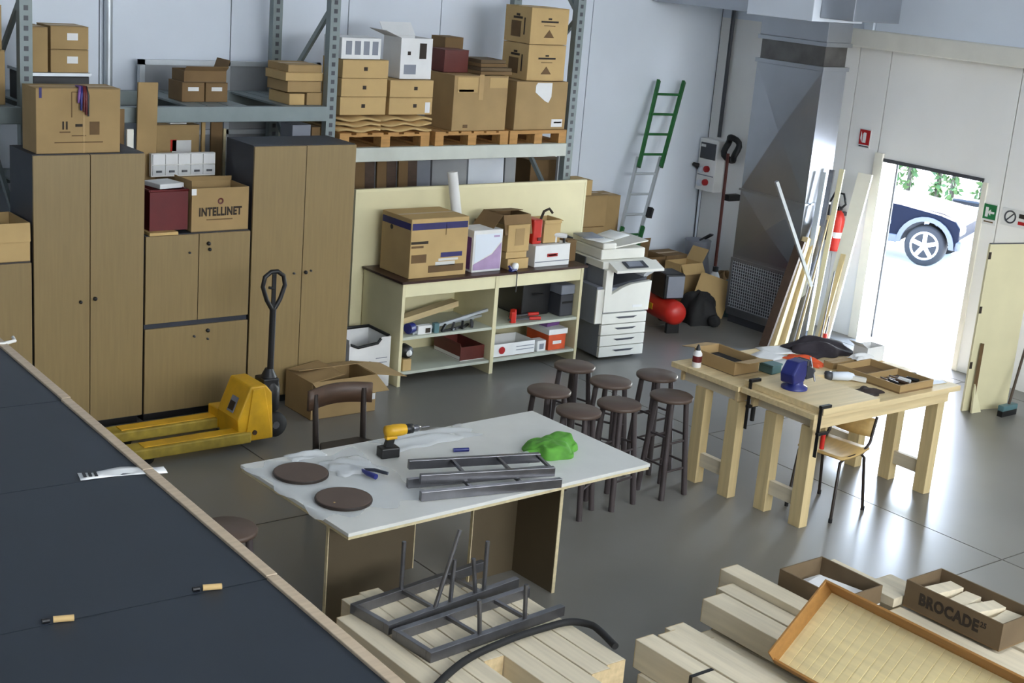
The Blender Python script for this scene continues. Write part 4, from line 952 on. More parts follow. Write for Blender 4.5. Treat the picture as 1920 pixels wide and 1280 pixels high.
# clutter at the foot of the wall between cartons and duct
ck = thing('string_bag', 'grey mesh bag slumped at the wall beside the red pole', 'bag', (11.50, 10.98, 0))
put('sack', MB().lathe([(0.10, 0), (0.16, 0.05), (0.17, 0.25), (0.13, 0.45), (0.15, 0.62)], 14), M_GREYP, ck); put('cord', MB().tube([(0.1, 0, 0.62), (0.16, -0.06, 0.68), (0.05, -0.12, 0.70), (-0.08, -0.1, 0.64)], 0.012, 6), M_BLACK, ck)
rb = random.Random(4)
for k, (nm, lb, m, x, y, z0, h, r) in enumerate((('rag_pile', 'pile of brown rags beside the duct', M_CARD3, 11.42, 10.45, 0.30, 0.36, 0.16), ('blue_bag', 'crumpled blue bag at the foot of the duct', M_TEAL, 11.2, 10.14, 0.0, 0.34, 0.15), ('dark_sack', 'dark sack on the floor right of the compressor', M_BLACKR, 10.62, 10.02, 0.0, 0.30, 0.20))):
    sd = k
    def blob(u, v, r=r, h=h, sd=sd):
        a = 2*math.pi*u; p = math.pi*v/2
        rr = r*(1+0.18*math.sin(5*a+sd)+0.1*math.sin(9*a+v*7))*math.cos(p)**0.6
        return (rr*math.cos(a), rr*math.sin(a), h*math.sin(p)*(1+0.1*math.sin(4*a+sd*2)))
    tag(put(nm, MB().grid(blob, 24, 8), m, None, (x, y, 0.0 if k else 0.0)), lb, 'bag' if k else 'rags')
wj = thing('jerrycan', 'white bottle with dark cap behind the compressor', 'bottle', (11.17, 10.36, 0))
put('bottle', MB().lathe([(0.05, 0), (0.055, 0.03), (0.055, 0.36), (0.03, 0.42)], 16), M_WHITE, wj); put('cap', MB().lathe([(0.032, 0.42), (0.032, 0.47), (0.001, 0.475)], 14), M_BLACK, wj)
tag(put('cardboard_piece', MB().para((0, 0, 0), (0.26, -0.26, 0.0), (0.012, 0.012, 0), (0.06, 0.06, 0.40)), M_CARD2, None, (10.72, 10.26, 0.08), (0.1, 0.25, 0)), 'flat piece of cardboard leaning at the foot of the duct', 'cardboard')
tag(put('floor_wheel', MB().lathe([(0.02, -0.03), (0.06, -0.03), (0.065, 0.0), (0.06, 0.03), (0.02, 0.03)], 16, axis='x'), M_BLACKR, None, (10.62, 9.78, 0.065), (0, 0, 0.6)), 'small black wheel on the floor right of the compressor', 'wheel')

# ---------------------------------------------------------------- compressor
co = thing('air_compressor', 'red air compressor with black motor cover and wheels', 'compressor', (10.08, 10.02, 0), 1.32)
put('tank', MB().lathe([(0.001, -0.34), (0.07, -0.335), (0.11, -0.30), (0.125, -0.25), (0.125, 0.25), (0.11, 0.30), (0.07, 0.335), (0.001, 0.34)], 24, (0, 0, 0.21), axis='x'), M_RED, co)
put('motor_cover', B(-0.22, 0.06, -0.11, 0.12, 0.34, 0.60), M_BLACK, co, bevel=0.02)
put('vent_panel', B(-0.24, -0.222, -0.09, 0.10, 0.36, 0.58), M_GREYP, co, bevel=0.004)
put('pump_head', MB().lathe([(0.05, 0.33), (0.06, 0.40), (0.055, 0.50), (0.03, 0.53)], 14, (0.17, 0, 0)), M_STEEL, co)
put('handle', MB().tube([(0.28, -0.08, 0.28), (0.34, -0.08, 0.55), (0.36, 0, 0.62), (0.34, 0.08, 0.55), (0.28, 0.08, 0.28)], 0.014, 8), M_STEEL, co)
put('label_plate', B(-0.02, 0.06, 0.118, 0.128, 0.19, 0.25), M_YELLOW, co)
put('foot', B(-0.26, -0.22, -0.07, 0.07, 0.0, 0.10), M_BLACKR, co)
for s in (-1, 1):
    put('wheel', MB().lathe([(0.02, -0.02), (0.09, -0.02), (0.09, 0.02), (0.02, 0.02)], 18, (0.22, s*0.14, 0.09), axis='y'), M_BLACKR, co)
put('hose', MB().tube([(0.1+0.10*math.cos(t), 0.02*k_, 0.60+0.04*math.sin(t)+0.006*k_) for k_, t in enumerate([0.6*k for k in range(24)])], 0.010, 6), M_ORANGE, co)

# ================================================================ RIGHT WALL: signs, extinguisher, leaning timber
def sign(name, label, y, z, w, h, m):
    t = thing(name, label, 'sign', (X1-0.004, y, z))
    put('plate', B(-0.004, 0.003, -w/2, w/2, 0, h), m, t)
    return t
s1 = sign('fire_equipment_sign', 'red fire extinguisher sign above the leaning planks', 9.13, 1.94, 0.15, 0.19, M_WHITE)
put('red_field', B(-0.006, -0.004, -0.065, 0.065, 0.03, 0.18), M_SIGNR, s1)
put('extinguisher_symbol', MB().prism([(-0.02, 0.05), (0.02, 0.05), (0.02, 0.14), (0.008, 0.155), (-0.02, 0.15)], (-0.008, 0, 0), (0, 1, 0), (0, 0, 1), (0.002, 0, 0)), M_WHITE, s1)
put('flame_symbol', MB().prism([(0.03, 0.05), (0.05, 0.09), (0.045, 0.16), (0.032, 0.12)], (-0.008, 0, 0), (0, 1, 0), (0, 0, 1), (0.002, 0, 0)), M_WHITE, s1)
put('text_strip', B(-0.006, -0.004, -0.06, 0.06, 0.008, 0.02), M_DGREYP, s1)
s2 = sign('exit_sign', 'green emergency exit sign right of the doorway', 7.57, 1.46, 0.15, 0.20, M_WHITE)
put('green_field', B(-0.006, -0.004, -0.068, 0.068, 0.05, 0.19), M_SIGNG, s2)
put('door_symbol', B(-0.008, -0.006, 0.015, 0.045, 0.07, 0.16), M_WHITE, s2)
put('arrow_symbol', MB().prism([(-0.05, 0.105), (-0.01, 0.105), (-0.01, 0.085), (0.02, 0.115), (-0.01, 0.145), (-0.01, 0.125), (-0.05, 0.125)], (-0.008, 0, 0), (0, 1, 0), (0, 0, 1), (0.002, 0, 0)), M_WHITE, s2)
put('text_strip', B(-0.006, -0.004, -0.05, 0.05, 0.02, 0.032), M_INKF, s2)
s3 = sign('no_smoking_sign', 'round prohibition sign at the right edge of the wall', 7.29, 1.49, 0.30, 0.16, M_WHITE)
put('ring', MB().lathe([(0.062, -0.008), (0.062, -0.004), (0.048, -0.004), (0.048, -0.008), (0.062, -0.008)], 24, (0, 0.06, 0.085), axis='x'), M_DGREYP, s3)
put('slash', MB().bar((-0.006, 0.02, 0.125), (-0.006, 0.10, 0.045), 0.012, 0.003, up=(1, 0, 0)), M_DGREYP, s3)
put('red_print', B(-0.007, -0.004, -0.12, -0.03, 0.03, 0.06), M_SIGNR, s3)
put('dark_print', B(-0.007, -0.004, -0.12, -0.03, 0.09, 0.13), M_INK, s3)
fe = thing('fire_extinguisher', 'red fire extinguisher hanging behind the leaning planks', 'extinguisher', (11.69, 9.24, 0.86))
put('cylinder', MB().lathe([(0.06, 0.0), (0.075, 0.02), (0.075, 0.33), (0.055, 0.39), (0.025, 0.42)], 20), M_RED, fe)
put('valve', B(-0.03, 0.03, -0.025, 0.025, 0.42, 0.46), M_BLACK, fe, bevel=0.006)
put('lever', MB().bar((-0.01, 0.0, 0.47), (-0.09, 0.0, 0.50), 0.02, 0.014), M_STEEL, fe)
put('hose', MB().tube([(0, -0.02, 0.44), (-0.03, -0.10, 0.50), (-0.03, -0.06, 0.60), (-0.03, 0.05, 0.60), (-0.04, 0.10, 0.48), (-0.05, 0.085, 0.30), (-0.06, 0.08, 0.1)], 0.012, 8), M_BLACK, fe)
put('label_band', MB().lathe([(0.0762, 0.14), (0.0762, 0.20)], 20), M_WHITE, fe)
for z in (0.12, 0.20):
    put('yellow_text', B(-0.079, -0.074, -0.03, 0.035, z, z+0.035), M_SIGNR, fe)
put('wall_hook', B(0.06, 0.11, -0.02, 0.02, 0.36, 0.40), M_DGREYP, fe)
leans = [
    ('weathered_board', 'rough brown board leaning at the left of the timber by the duct', (10.50, 8.98, 0), (10.90, 9.02, 1.05), 0.10, 0.03, M_CHBROWN),
    ('pine_post', 'pale pine post leaning against the duct, leftmost of the timber', (10.60, 8.95, 0), (10.98, 9.02, 1.08), 0.065, 0.065, M_PINEZ),
    ('pine_post', 'pine post leaning second from left against the duct', (10.72, 8.93, 0), (11.10, 9.02, 1.20), 0.07, 0.06, M_PINEZ),
    ('metal_channel', 'grey metal channel between the pine posts', (10.84, 8.92, 0), (11.20, 9.00, 1.25), 0.05, 0.04, M_STEEL),
    ('pine_lath', 'thin pine lath leaning in the middle of the timber', (10.88, 8.90, 0), (11.22, 8.99, 1.30), 0.035, 0.02, M_PINEZ),
    ('aluminium_profile', 'tall aluminium profile leaning left of the extinguisher', (10.92, 8.94, 0), (11.10, 9.02, 1.73), 0.05, 0.03, M_ALU),
    ('dark_profile', 'tall dark profile leaning behind the extinguisher', (11.00, 8.93, 0), (11.22, 9.02, 1.75), 0.05, 0.04, M_STEEL),
    ('cream_profile', 'tall cream strip leaning beside the dark profile', (11.08, 8.90, 0), (11.31, 8.97, 1.76), 0.05, 0.02, M_CREAM),
    ('pine_lath', 'short pale lath leaning below the extinguisher', (11.14, 8.82, 0), (11.46, 8.92, 0.90), 0.05, 0.03, M_PINEZ),
    ('white_plank', 'wide white plank leaning against the wall by the doorway', (11.22, 8.86, 0), (11.70, 8.98, 1.70), 0.15, 0.03, M_WTPLANK),
]
for nm, lb, a, b_, w, h, m in leans:
    ofs = Vector((0, 0, 0.02))
    tag(put(nm, MB().bar(Vector(a)+ofs, Vector(b_), w, h), m), lb, 'timber' if 'profile' not in nm and 'channel' not in nm else 'metal bar')
tag(put('grey_bar', MB().bar((10.90, 8.82, 0.64), (10.42, 9.02, 1.66), 0.04, 0.03), M_ALU), 'pale bar lying crosswise over the leaning timber', 'metal bar')
tag(put('threaded_rod', MB().cyl((11.10, 8.78, 0.02), (11.28, 8.86, 0.75), 0.008, n=6), M_STEEL), 'thin steel rod leaning in front of the timber', 'rod')
rt = thing('red_tool', 'small red tool standing at the foot of the timber', 'tool', (11.08, 8.72, 0))
put('grip', MB().cyl((0, 0, 0.0), (0.02, 0, 0.16), 0.022), M_RED, rt); put('shaft', MB().cyl((0.02, 0, 0.16), (0.04, 0, 0.34), 0.008), M_STEEL, rt)
bdR = thing('cabinet_side_board', 'cream board standing upright right of the doorway', 'board', (10.70, 6.80, 0), -0.24)
put('sheet', B(0, 0.50, 0, 0.022, 0, 1.50), M_CREAM, bdR)
put('top_edge', B(-0.002, 0.502, -0.001, 0.023, 1.50, 1.506), M_DGREYP, bdR)
put('edge_strip', B(-0.008, 0.0, 0, 0.022, 0, 1.50), M_CREAME, bdR)
for z in (0.42, 0.92, 1.40):
    put('hinge_cup', B(-0.010, 0.014, -0.006, 0.0, z-0.03, z+0.03), M_INK, bdR)
tag(put('wedge_offcut', MB().prism([(0, 0), (0.12, 0), (0.02, 0.26)], (0, 0, 0), (1, 0, 0), (0, 0, 1), (0, 0.02, 0)), M_CREAME, None, (10.72, 6.72, 0), (-0.12, 0, -0.1)), 'small triangular offcut at the foot of the cream board', 'offcut')
tag(put('short_lath', MB().bar((10.75, 6.75, 0.02), (10.77, 6.765, 0.62), 0.03, 0.02), M_INKF), 'short dark lath against the cream board', 'board')
br = thing('broom', 'broom with dark handle leaning beside the cream board', 'broom', (10.98, 6.55, 0))
put('handle', MB().cyl((0.02, 0.0, 0.10), (0.42, 0.12, 1.05), 0.012, n=10), M_BROOM, br)
put('head', B(-0.10, 0.12, -0.03, 0.03, 0.05, 0.10), M_TEAL, br, bevel=0.008)
put('bristles', B(-0.10, 0.12, -0.025, 0.025, 0.0, 0.05), M_BLACK, br)
# ================================================================ PALLET TRUCK
pj = thing('pallet_truck', 'yellow hand pallet truck with black handle in front of the cabinets', 'pallet truck', (4.56, 8.84, 0))
for s in (-1, 1):
    yc = 0.19*s
    fk = put('fork', MB().prism([(-0.78, 0.05), (-0.82, 0.085), (-0.78, 0.125), (0.1, 0.13), (0.1, 0.05)], (0, yc-0.08, 0), (1, 0, 0), (0, 0, 1), (0, 0.16, 0)), M_YELLOWW, pj, bevel=0.01)
    put('fork_rib', B(-0.70, 0.06, yc-0.05, yc+0.05, 0.126, 0.134), M_YELLOW, fk, bevel=0.003)
    put('load_roller', MB().lathe([(0.001, -0.04), (0.04, -0.04), (0.04, 0.04), (0.001, 0.04)], 14, (-0.66, yc, 0.04), axis='y'), M_BLACKR, fk)
put('fork_bridge', B(0.02, 0.12, 0.085, 0.265, 0.06, 0.20), M_YELLOW, pj, bevel=0.01)
put('chassis_block', MB().prism([(0.02, 0.05), (0.0, 0.22), (0.10, 0.46), (0.22, 0.46), (0.27, 0.40), (0.29, 0.05)], (0, -0.24, 0), (1, 0, 0), (0, 0, 1), (0, 0.32, 0)), M_YELLOW, pj, bevel=0.012)
put('side_plate', MB().prism([(0.06, 0.06), (0.11, 0.44), (0.20, 0.45), (0.28, 0.06)], (0, -0.252, 0), (1, 0, 0), (0, 0, 1), (0, 0.012, 0)), M_YELLOW, pj, bevel=0.004)
put('rating_label', MB().para((0.008, -0.15, 0.25), (0, 0.09, 0), (0.045, 0, 0.108), (-0.004, 0, 0.002)), M_GREYP, pj)
put('label_print', MB().para((0.010, -0.14, 0.265), (0, 0.07, 0), (0.025, 0, 0.06), (-0.004, 0, 0.002)), M_INK, pj)
put('bolt', MB().lathe([(0.018, -0.262), (0.018, -0.252)], 10, (0.13, 0, 0.12), axis='y'), M_CHBROWN, pj)
put('pump', MB().lathe([(0.05, 0.16), (0.085, 0.20), (0.085, 0.36), (0.06, 0.44), (0.03, 0.50)], 18, (0.37, 0, 0)), M_BLACK, pj)
put('pump_yoke', B(0.29, 0.42, -0.07, 0.07, 0.36, 0.44), M_BLACK, pj, bevel=0.01)
for s in (-1, 1):
    put('steer_wheel', MB().lathe([(0.03, -0.025), (0.09, -0.025), (0.095, 0), (0.09, 0.025), (0.03, 0.025)], 20, (0.38, s*0.09, 0.095), axis='y'), M_BLACKR, pj)
put('axle', MB().cyl((0.38, -0.12, 0.095), (0.38, 0.12, 0.095), 0.028), M_STEEL, pj)
put('tiller', MB().cyl((0.38, 0, 0.46), (0.385, 0, 0.95), 0.024, n=12), M_BLACK, pj)
put('handle_loop', MB().tube([(0.385, 0, 0.93), (0.44, 0, 1.02), (0.475, 0, 1.12), (0.46, 0, 1.19), (0.41, 0, 1.225), (0.36, 0, 1.225), (0.31, 0, 1.19), (0.295, 0, 1.12), (0.33, 0, 1.02), (0.385, 0, 0.93)], 0.017, 10), M_BLACK, pj)
put('release_lever', MB().bar((0.385, 0, 0.95), (0.385, 0, 1.21), 0.03, 0.014, up=(0, 1, 0)), M_BLACK, pj)
put('trigger', MB().cyl((0.385, 0, 1.10), (0.345, 0, 1.11), 0.01), M_BLACK, pj)

oc = open_carton('large open carton on the floor beside the pallet truck', 5.36, 5.94, 8.94, 9.34, 0, 0.30, M_CARD, {'-y': 112, '+y': -78, '-x': -82, '+x': 100}, fl=0.5)
put('white_sticker', B(0.245, 0.285, -0.2025, -0.199, 0.10, 0.15), M_WHITE, oc)

# ================================================================ BROWN CHAIR
ch = thing('wooden_chair', 'dark brown wooden chair tucked behind the white table', 'chair', (4.63, 7.16, 0))
put('seat', MB().prism([(-0.20, -0.2), (0.20, -0.2), (0.21, 0.08), (0.14, 0.2), (-0.14, 0.2), (-0.21, 0.08)], (0, 0, 0.45), (1, 0, 0), (0, 1, 0), (0, 0, 0.03)), M_CHDARK, ch, bevel=0.008)
for sx in (-1, 1):
    put('leg', MB().bar((sx*0.17, -0.16, 0), (sx*0.165, -0.15, 0.45), 0.035, 0.035), M_CHDARK, ch)
    put('back_post', MB().tube([(sx*0.18, 0.23, 0), (sx*0.175, 0.19, 0.45), (sx*0.18, 0.22, 0.80)], [0.018, 0.022, 0.018], 8), M_CHDARK, ch)
bk = MB().grid(lambda u, v: (-0.235+0.47*u, 0.205+0.05*math.sin(math.pi*u)-0.0, 0.70+0.13*v+0.012*math.sin(math.pi*u)), 10, 2)
put('backrest', bk, M_CHBROWN, ch, solid=0.022)
put('stretcher', MB().cyl((-0.17, -0.155, 0.22), (0.17, -0.155, 0.22), 0.012), M_CHDARK, ch)
for sx in (-1, 1):
    put('stretcher', MB().cyl((sx*0.17, -0.155, 0.20), (sx*0.178, 0.21, 0.20), 0.012), M_CHDARK, ch)

# ================================================================ WHITE TABLE
wt = thing('white_work_table', 'large white-topped table on panel legs in the middle of the room', 'table', (4.61, 6.11, 0), 0.03)
put('tabletop', B(-1.06, 1.06, -0.54, 0.54, 0.722, 0.742), M_WTOP, wt, bevel=0.002)
put('top_core', B(-1.055, 1.055, -0.535, 0.535, 0.705, 0.7215), M_WEDGE, wt)
put('leg_panel', B(0.47, 0.49, -0.42, -0.04, 0, 0.7045), M_TLEG, wt)
put('leg_panel', B(0.14, 0.469, -0.06, -0.04, 0, 0.7045), M_TLEG, wt)
put('leg_edge', B(0.469, 0.491, -0.426, -0.4205, 0, 0.7045), M_WEDGE, wt)
put('leg_edge', B(0.134, 0.1395, -0.061, -0.039, 0, 0.7045), M_WEDGE, wt)
put('leg_panel', B(-0.92, -0.42, -0.16, -0.14, 0, 0.7045), M_TLEG, wt)
put('leg_panel', B(-0.44, -0.42, -0.139, 0.24, 0, 0.7045), M_TLEG, wt)
put('leg_panel', B(-0.40, -0.04, 0.26, 0.28, 0, 0.7045), M_TLEG, wt)
put('leg_edge', B(-0.0395, -0.033, 0.259, 0.281, 0, 0.7045), M_WEDGE, wt)
put('leg_edge', B(-0.926, -0.9205, -0.161, -0.139, 0, 0.7045), M_WEDGE, wt)
ZT = 0.7425
for k, (x, y) in enumerate(((3.75, 6.33), (3.765, 5.91))):
    d = thing('round_seat_disc', ('brown round seat disc farther from the camera on the white table', 'brown round seat disc nearer the camera on the white table')[k], 'seat disc', (x, y, ZT+0.003), 0.3*k)
    put('disc', MB().lathe([(0.146, 0), (0.15, 0.004), (0.15, 0.016), (0.144, 0.02)], 40), M_STOOLTOP, d)
    put('rim_band', MB().lathe([(0.1505, 0.003), (0.1525, 0.01), (0.1505, 0.018)], 40), M_CHDARK, d)
    if k:
        put('screw_head', MB().lathe([(0.006, 0.0202), (0.005, 0.022), (0.001, 0.0225)], 10, (-0.09, -0.015, 0)), M_CARD2, d)
def crumple(name, label, cx, cy_, z, a, b_, h, m, seed, nu=22, nv=14, cat='plastic', solid=0.0, rz=0.0):
    rnd = random.Random(seed)
    fs = [(rnd.uniform(3, 14), rnd.uniform(3, 14), rnd.uniform(0, 6)) for _ in range(5)]
    def fn(u, v):
        s = sum(math.sin(f1*u+f2*v+p) for f1, f2, p in fs)/5
        e = (math.sin(math.pi*u)*math.sin(math.pi*v))**0.45
        wob = 1+0.10*math.sin(6*u*3+seed)+0.08*math.sin(5*v*3)
        return ((u-0.5)*2*a*wob, (v-0.5)*2*b_*wob, max(0.0015, h*e*(0.55+0.55*s))+0.0005)
    return tag(put(name, MB().grid(fn, nu, nv), m, None, (cx, cy_, z), (0, 0, rz), solid=solid), label, cat)
crumple('plastic_sheet', 'clear plastic sheet under the two brown discs', 3.87, 6.14, ZT, 0.33, 0.40, 0.006, M_POLY, 3, cat='plastic sheet')
crumple('plastic_wrap', 'crumpled clear plastic beside the dark pliers', 4.05, 6.31, ZT+0.007, 0.14, 0.12, 0.05, M_POLY, 5)
crumple('plastic_wrap', 'large crumpled clear plastic bag behind the yellow drill', 4.73, 6.53, ZT, 0.30, 0.11, 0.05, M_POLY, 8, rz=0.05)
crumple('plastic_wrap', 'small clear plastic flap hanging at the far table edge by the first disc', 3.93, 6.58, ZT, 0.12, 0.05, 0.03, M_POLY, 12)
def cloth_blob(u, v):
    a = 2*math.pi*u; p = math.pi/2*v
    r = (0.165 + 0.018*math.sin(3*a+1) + 0.012*math.sin(7*a))*math.cos(p)**0.55
    z = 0.075*math.sin(p)**0.8*(1+0.35*math.sin(2*a+0.6)*math.cos(p)) + 0.006*math.sin(7*a+5*v)*math.sin(2*p) + 0.012*math.sin(3*a-9*v)*math.sin(2*p)*math.cos(p)
    return (r*math.cos(a)*1.15, r*math.sin(a)*0.85, max(0.001, z))
tag(put('green_cloth', MB().grid(cloth_blob, 64, 20), M_GREEN, None, (5.28, 6.03, ZT), (0, 0, 0.2)), 'bright green crumpled cloth on the white table', 'cloth')
crumple('clear_packet', 'small clear packet poking from the green cloth', 5.06, 6.0, ZT, 0.06, 0.07, 0.05, M_POLY, 22, rz=0.3)
dr = thing('cordless_drill', 'yellow and black cordless drill on the white table', 'drill', (4.37, 6.37, ZT), -0.12)
put('motor_housing', MB().lathe([(0.001, -0.075), (0.032, -0.07), (0.036, -0.02), (0.035, 0.03), (0.030, 0.055)], 16, (0.02, 0, 0.155), axis='x'), M_YELLOW, dr)
put('gearbox', MB().lathe([(0.028, 0.055), (0.030, 0.07), (0.028, 0.10), (0.001, 0.101)], 16, (0.02, 0, 0.155), axis='x'), M_BLACK, dr)
put('chuck', MB().lathe([(0.020, 0.10), (0.022, 0.13), (0.008, 0.155), (0.001, 0.156)], 14, (0.02, 0, 0.155), axis='x'), M_STEEL, dr)
put('bit', MB().cyl((0.17, 0, 0.155), (0.23, 0, 0.155), 0.005, n=8), M_STEEL, dr)
put('grip', MB().bar((-0.01, 0, 0.14), (-0.03, 0, 0.06), 0.03, 0.045), M_BLACK, dr)
put('trim', B(-0.05, 0.02, -0.02, 0.02, 0.105, 0.125), M_YELLOW, dr, bevel=0.006)
put('battery', B(-0.085, 0.03, -0.04, 0.04, 0, 0.062), M_BLACK, dr, bevel=0.008)
pl = thing('pliers', 'dark pliers with blue grip beside the crumpled plastic', 'pliers', (4.06, 6.22, ZT+0.012), -0.9)
put('handle', MB().tube([(0, 0, 0.012), (0.08, 0.015, 0.014), (0.16, 0.0, 0.012)], [0.006, 0.011, 0.010], 8), M_DARKCAB, pl); put('handle', MB().tube([(0, 0, 0.012), (0.06, -0.05, 0.014), (0.12, -0.08, 0.014)], [0.006, 0.015, 0.016], 8), M_BLUE, pl); put('jaws', MB().bar((0.01, 0, 0.012), (-0.06, 0.01, 0.012), 0.022, 0.014), M_DARKCAB, pl)
tag(put('marker_pen', MB().cyl((0, 0, 0.012), (0.09, -0.03, 0.012), 0.012, n=10), M_BLUE, None, (4.73, 6.27, ZT)), 'small dark blue marker lying mid-table', 'marker')

# steel ladder frames lying on the table
def steel_frame(label, p, rz, L, w, rungs, z, tube=(0.032, 0.052), ends=False, group=None):
    t = thing('steel_frame', label, 'metal frame', (p[0], p[1], z), rz, group)
    a, h = tube
    for s in (0, 1):
        put('rail', B(0, L, s*w-a/2, s*w+a/2, 0, h), M_STEEL, t, bevel=0.002)
    for x in rungs:
        put('rung', B(x-0.008, x+0.008, a/2, w-a/2, h-0.018, h-0.002), M_STEEL, t)
    if ends:
        put('end_bar', B(0.0, 0.025, a/2, w-a/2, 0.002, h-0.002), M_STEEL, t)
    return t
steel_frame('upper steel frame lying on the white table', (4.19, 5.83), -0.30, 0.78, 0.22, (0.25, 0.52, 0.76), ZT+0.0545)
steel_frame('lower steel frame lying on the white table under the other frame', (4.13, 5.735), -0.22, 0.84, 0.19, (0.3, 0.6), ZT+0.001)

# ================================================================ STOOLS
def stool():
    t = thing('bar_stool', 'x', 'stool', (0, 0, 0), 0, 'dark brown round bar stools')
    put('seat', MB().lathe([(0.135, 0.690), (0.15, 0.695), (0.152, 0.712), (0.145, 0.72), (0.001, 0.72)], 32), M_STOOLTOP, t)
    for k in range(4):
        a = math.pi/4+k*math.pi/2
        c, s = math.cos(a), math.sin(a)
        put('leg', MB().cyl((0.165*c, 0.165*s, 0), (0.105*c, 0.105*s, 0.69), 0.021, 0.019, 10), M_STOOLEG, t)
    for (z, ks) in ((0.20, (0, 2)), (0.24, (1, 3)), (0.40, (0, 2)), (0.44, (1, 3))):
        r = 0.165-0.06*z/0.69
        for k in ks:
            a, b_ = math.pi/4+k*math.pi/2, math.pi/4+(k+1)*math.pi/2
            put('rung', MB().cyl((r*math.cos(a), r*math.sin(a), z), (r*math.cos(b_), r*math.sin(b_), z), 0.008, n=6), M_STOOLEG, t)
    return t
sp_ = [(6.66, 7.44, 0.2, 'dark brown stool farthest back, just below the photocopier'), (6.10, 7.05, 0.0, 'dark brown stool at the left end of the group, behind the white table'),
       (6.65, 7.03, 0.35, 'dark brown stool in the middle of the group'), (7.09, 7.02, 0.1, 'dark brown stool at the back, beside the pine bench corner'),
       (6.00, 6.62, 0.5, 'dark brown stool nearest the white table corner'), (6.36, 6.62, 0.15, 'dark brown stool in the front row between two others'),
       (6.83, 6.60, 0.05, 'dark brown stool at the front right, standing clear beside the pine bench'), (3.10, 5.92, 0.3, 'dark brown stool half hidden behind the dark cabinet edge')]
s0 = stool()
for i, (x, y, r, lb) in enumerate(sp_):
    o = s0 if i == 0 else copy_tree(s0)
    o.location = (x, y, 0); o.rotation_euler = (0, 0, r); o['label'] = lb

# ================================================================ PINE WORKBENCHES
def pine_bench(label, x0, x1, y0, y1, legs_y, lx):
    t = thing('pine_bench', label, 'workbench', (x0, y0, 0))
    W, D = x1-x0, y1-y0
    n = 4
    for k in range(n):
        put('top_plank', B(0, W, D*k/n+0.001, D*(k+1)/n-0.001, 0.80, 0.838), M_PINEX, t, bevel=0.002)
    put('apron', B(0.06, W-0.06, 0.05, 0.075, 0.71, 0.7995), M_PINEX, t)
    put('apron', B(0.06, W-0.06, D-0.075, D-0.05, 0.71, 0.7995), M_PINEX, t)
    for xx in lx:
        for yy in legs_y:
            put('leg', B(xx-x0-0.04, xx-x0+0.04, yy-y0-0.05, yy-y0+0.05, 0, 0.7095), M_PINEZ, t, bevel=0.002)
        put('foot_rail', B(xx-x0-0.02, xx-x0+0.02, min(legs_y)-y0+0.05, max(legs_y)-y0-0.05, 0.13, 0.23), M_PINE, t, bevel=0.002)
        put('end_rail', B(xx-x0-0.02, xx-x0+0.02, 0.076, D-0.076, 0.71, 0.799), M_PINE, t)
    return t
pine_bench('farther pine bench with open carton and bag on top', 7.12, 8.72, 6.26, 6.92, (6.34, 6.66), (7.22, 8.62))
pine_bench('nearer pine bench with blue vise and chair beneath', 7.14, 8.74, 5.60, 6.255, (5.72, 6.04), (7.27, 8.64))
ZB = 0.8385
bd = thing('thick_board', 'thick square chipboard slab clamped on the nearer pine bench', 'board', (7.18, 5.565, ZB))
put('slab', B(0, 0.58, 0, 0.70, 0, 0.045), M_PINEX, bd, bevel=0.003)
for k, (x, y) in enumerate(((7.20, 5.58), (7.20, 6.20))):
    c = thing('bar_clamp', ('black bar clamp with red grip at the near corner of the slab', 'black bar clamp at the far edge of the slab')[k], 'clamp', (x, y, 0))
    put('bar', B(-0.035, -0.028, -0.012, 0.012, 0.55, 0.905), M_BLACK, c); put('top_jaw', B(-0.04, 0.06, -0.014, 0.014, 0.884, 0.905), M_BLACK, c, bevel=0.003); put('lower_jaw', B(-0.04, 0.06, -0.014, 0.014, 0.70, 0.72), M_BLACK, c, bevel=0.003)
    put('grip', MB().cyl((0.03, 0, 0.60), (0.03, 0, 0.70), 0.016), M_RED if k == 0 else M_BLACK, c)
vi = thing('bench_vise', 'blue bench vise bolted on the slab', 'vise', (7.36, 5.98, 0.8838), 0.15)
put('base', MB().lathe([(0.09, 0), (0.09, 0.015), (0.06, 0.03), (0.055, 0.06)], 20), M_BLUE, vi)
put('fixed_jaw', MB().prism([(-0.10, 0.05), (0.03, 0.05), (0.05, 0.10), (0.04, 0.20), (-0.06, 0.20), (-0.12, 0.12)], (0, -0.055, 0), (1, 0, 0), (0, 0, 1), (0, 0.11, 0)), M_BLUE, vi, bevel=0.012)
put('moving_jaw', MB().prism([(0.06, 0.06), (0.16, 0.06), (0.15, 0.13), (0.10, 0.15), (0.09, 0.20), (0.06, 0.20)], (0, -0.05, 0), (1, 0, 0), (0, 0, 1), (0, 0.10, 0)), M_DARKCAB, vi, bevel=0.01)
put('jaw_plate', B(0.041, 0.058, -0.055, 0.055, 0.165, 0.198), M_STEEL, vi)
put('screw', MB().cyl((0.15, 0, 0.09), (0.22, 0, 0.09), 0.018), M_STEEL, vi)
put('tommy_bar', MB().cyl((0.21, -0.03, 0.02), (0.21, 0.03, 0.18), 0.007, n=8), M_STEEL, vi)
b_op = open_carton('open carton with dark contents on the farther pine bench', 7.28, 7.53, 6.46, 6.86, ZB, ZB+0.10, M_CARD, {'+x': 112, '-y': 80, '+y': 100}, fl=0.32)
tag(put('dark_parts', B(-0.105, 0.105, -0.18, 0.18, 0, 0.045), M_BLACKR, None, (7.405, 6.66, ZB+0.007), (0, 0, 0), bevel=0.01), 'dark parts filling the open carton on the pine bench', 'parts')
gb = thing('glue_bottle', 'white glue bottle with red label on the pine bench corner', 'bottle', (7.19, 6.74, ZB))
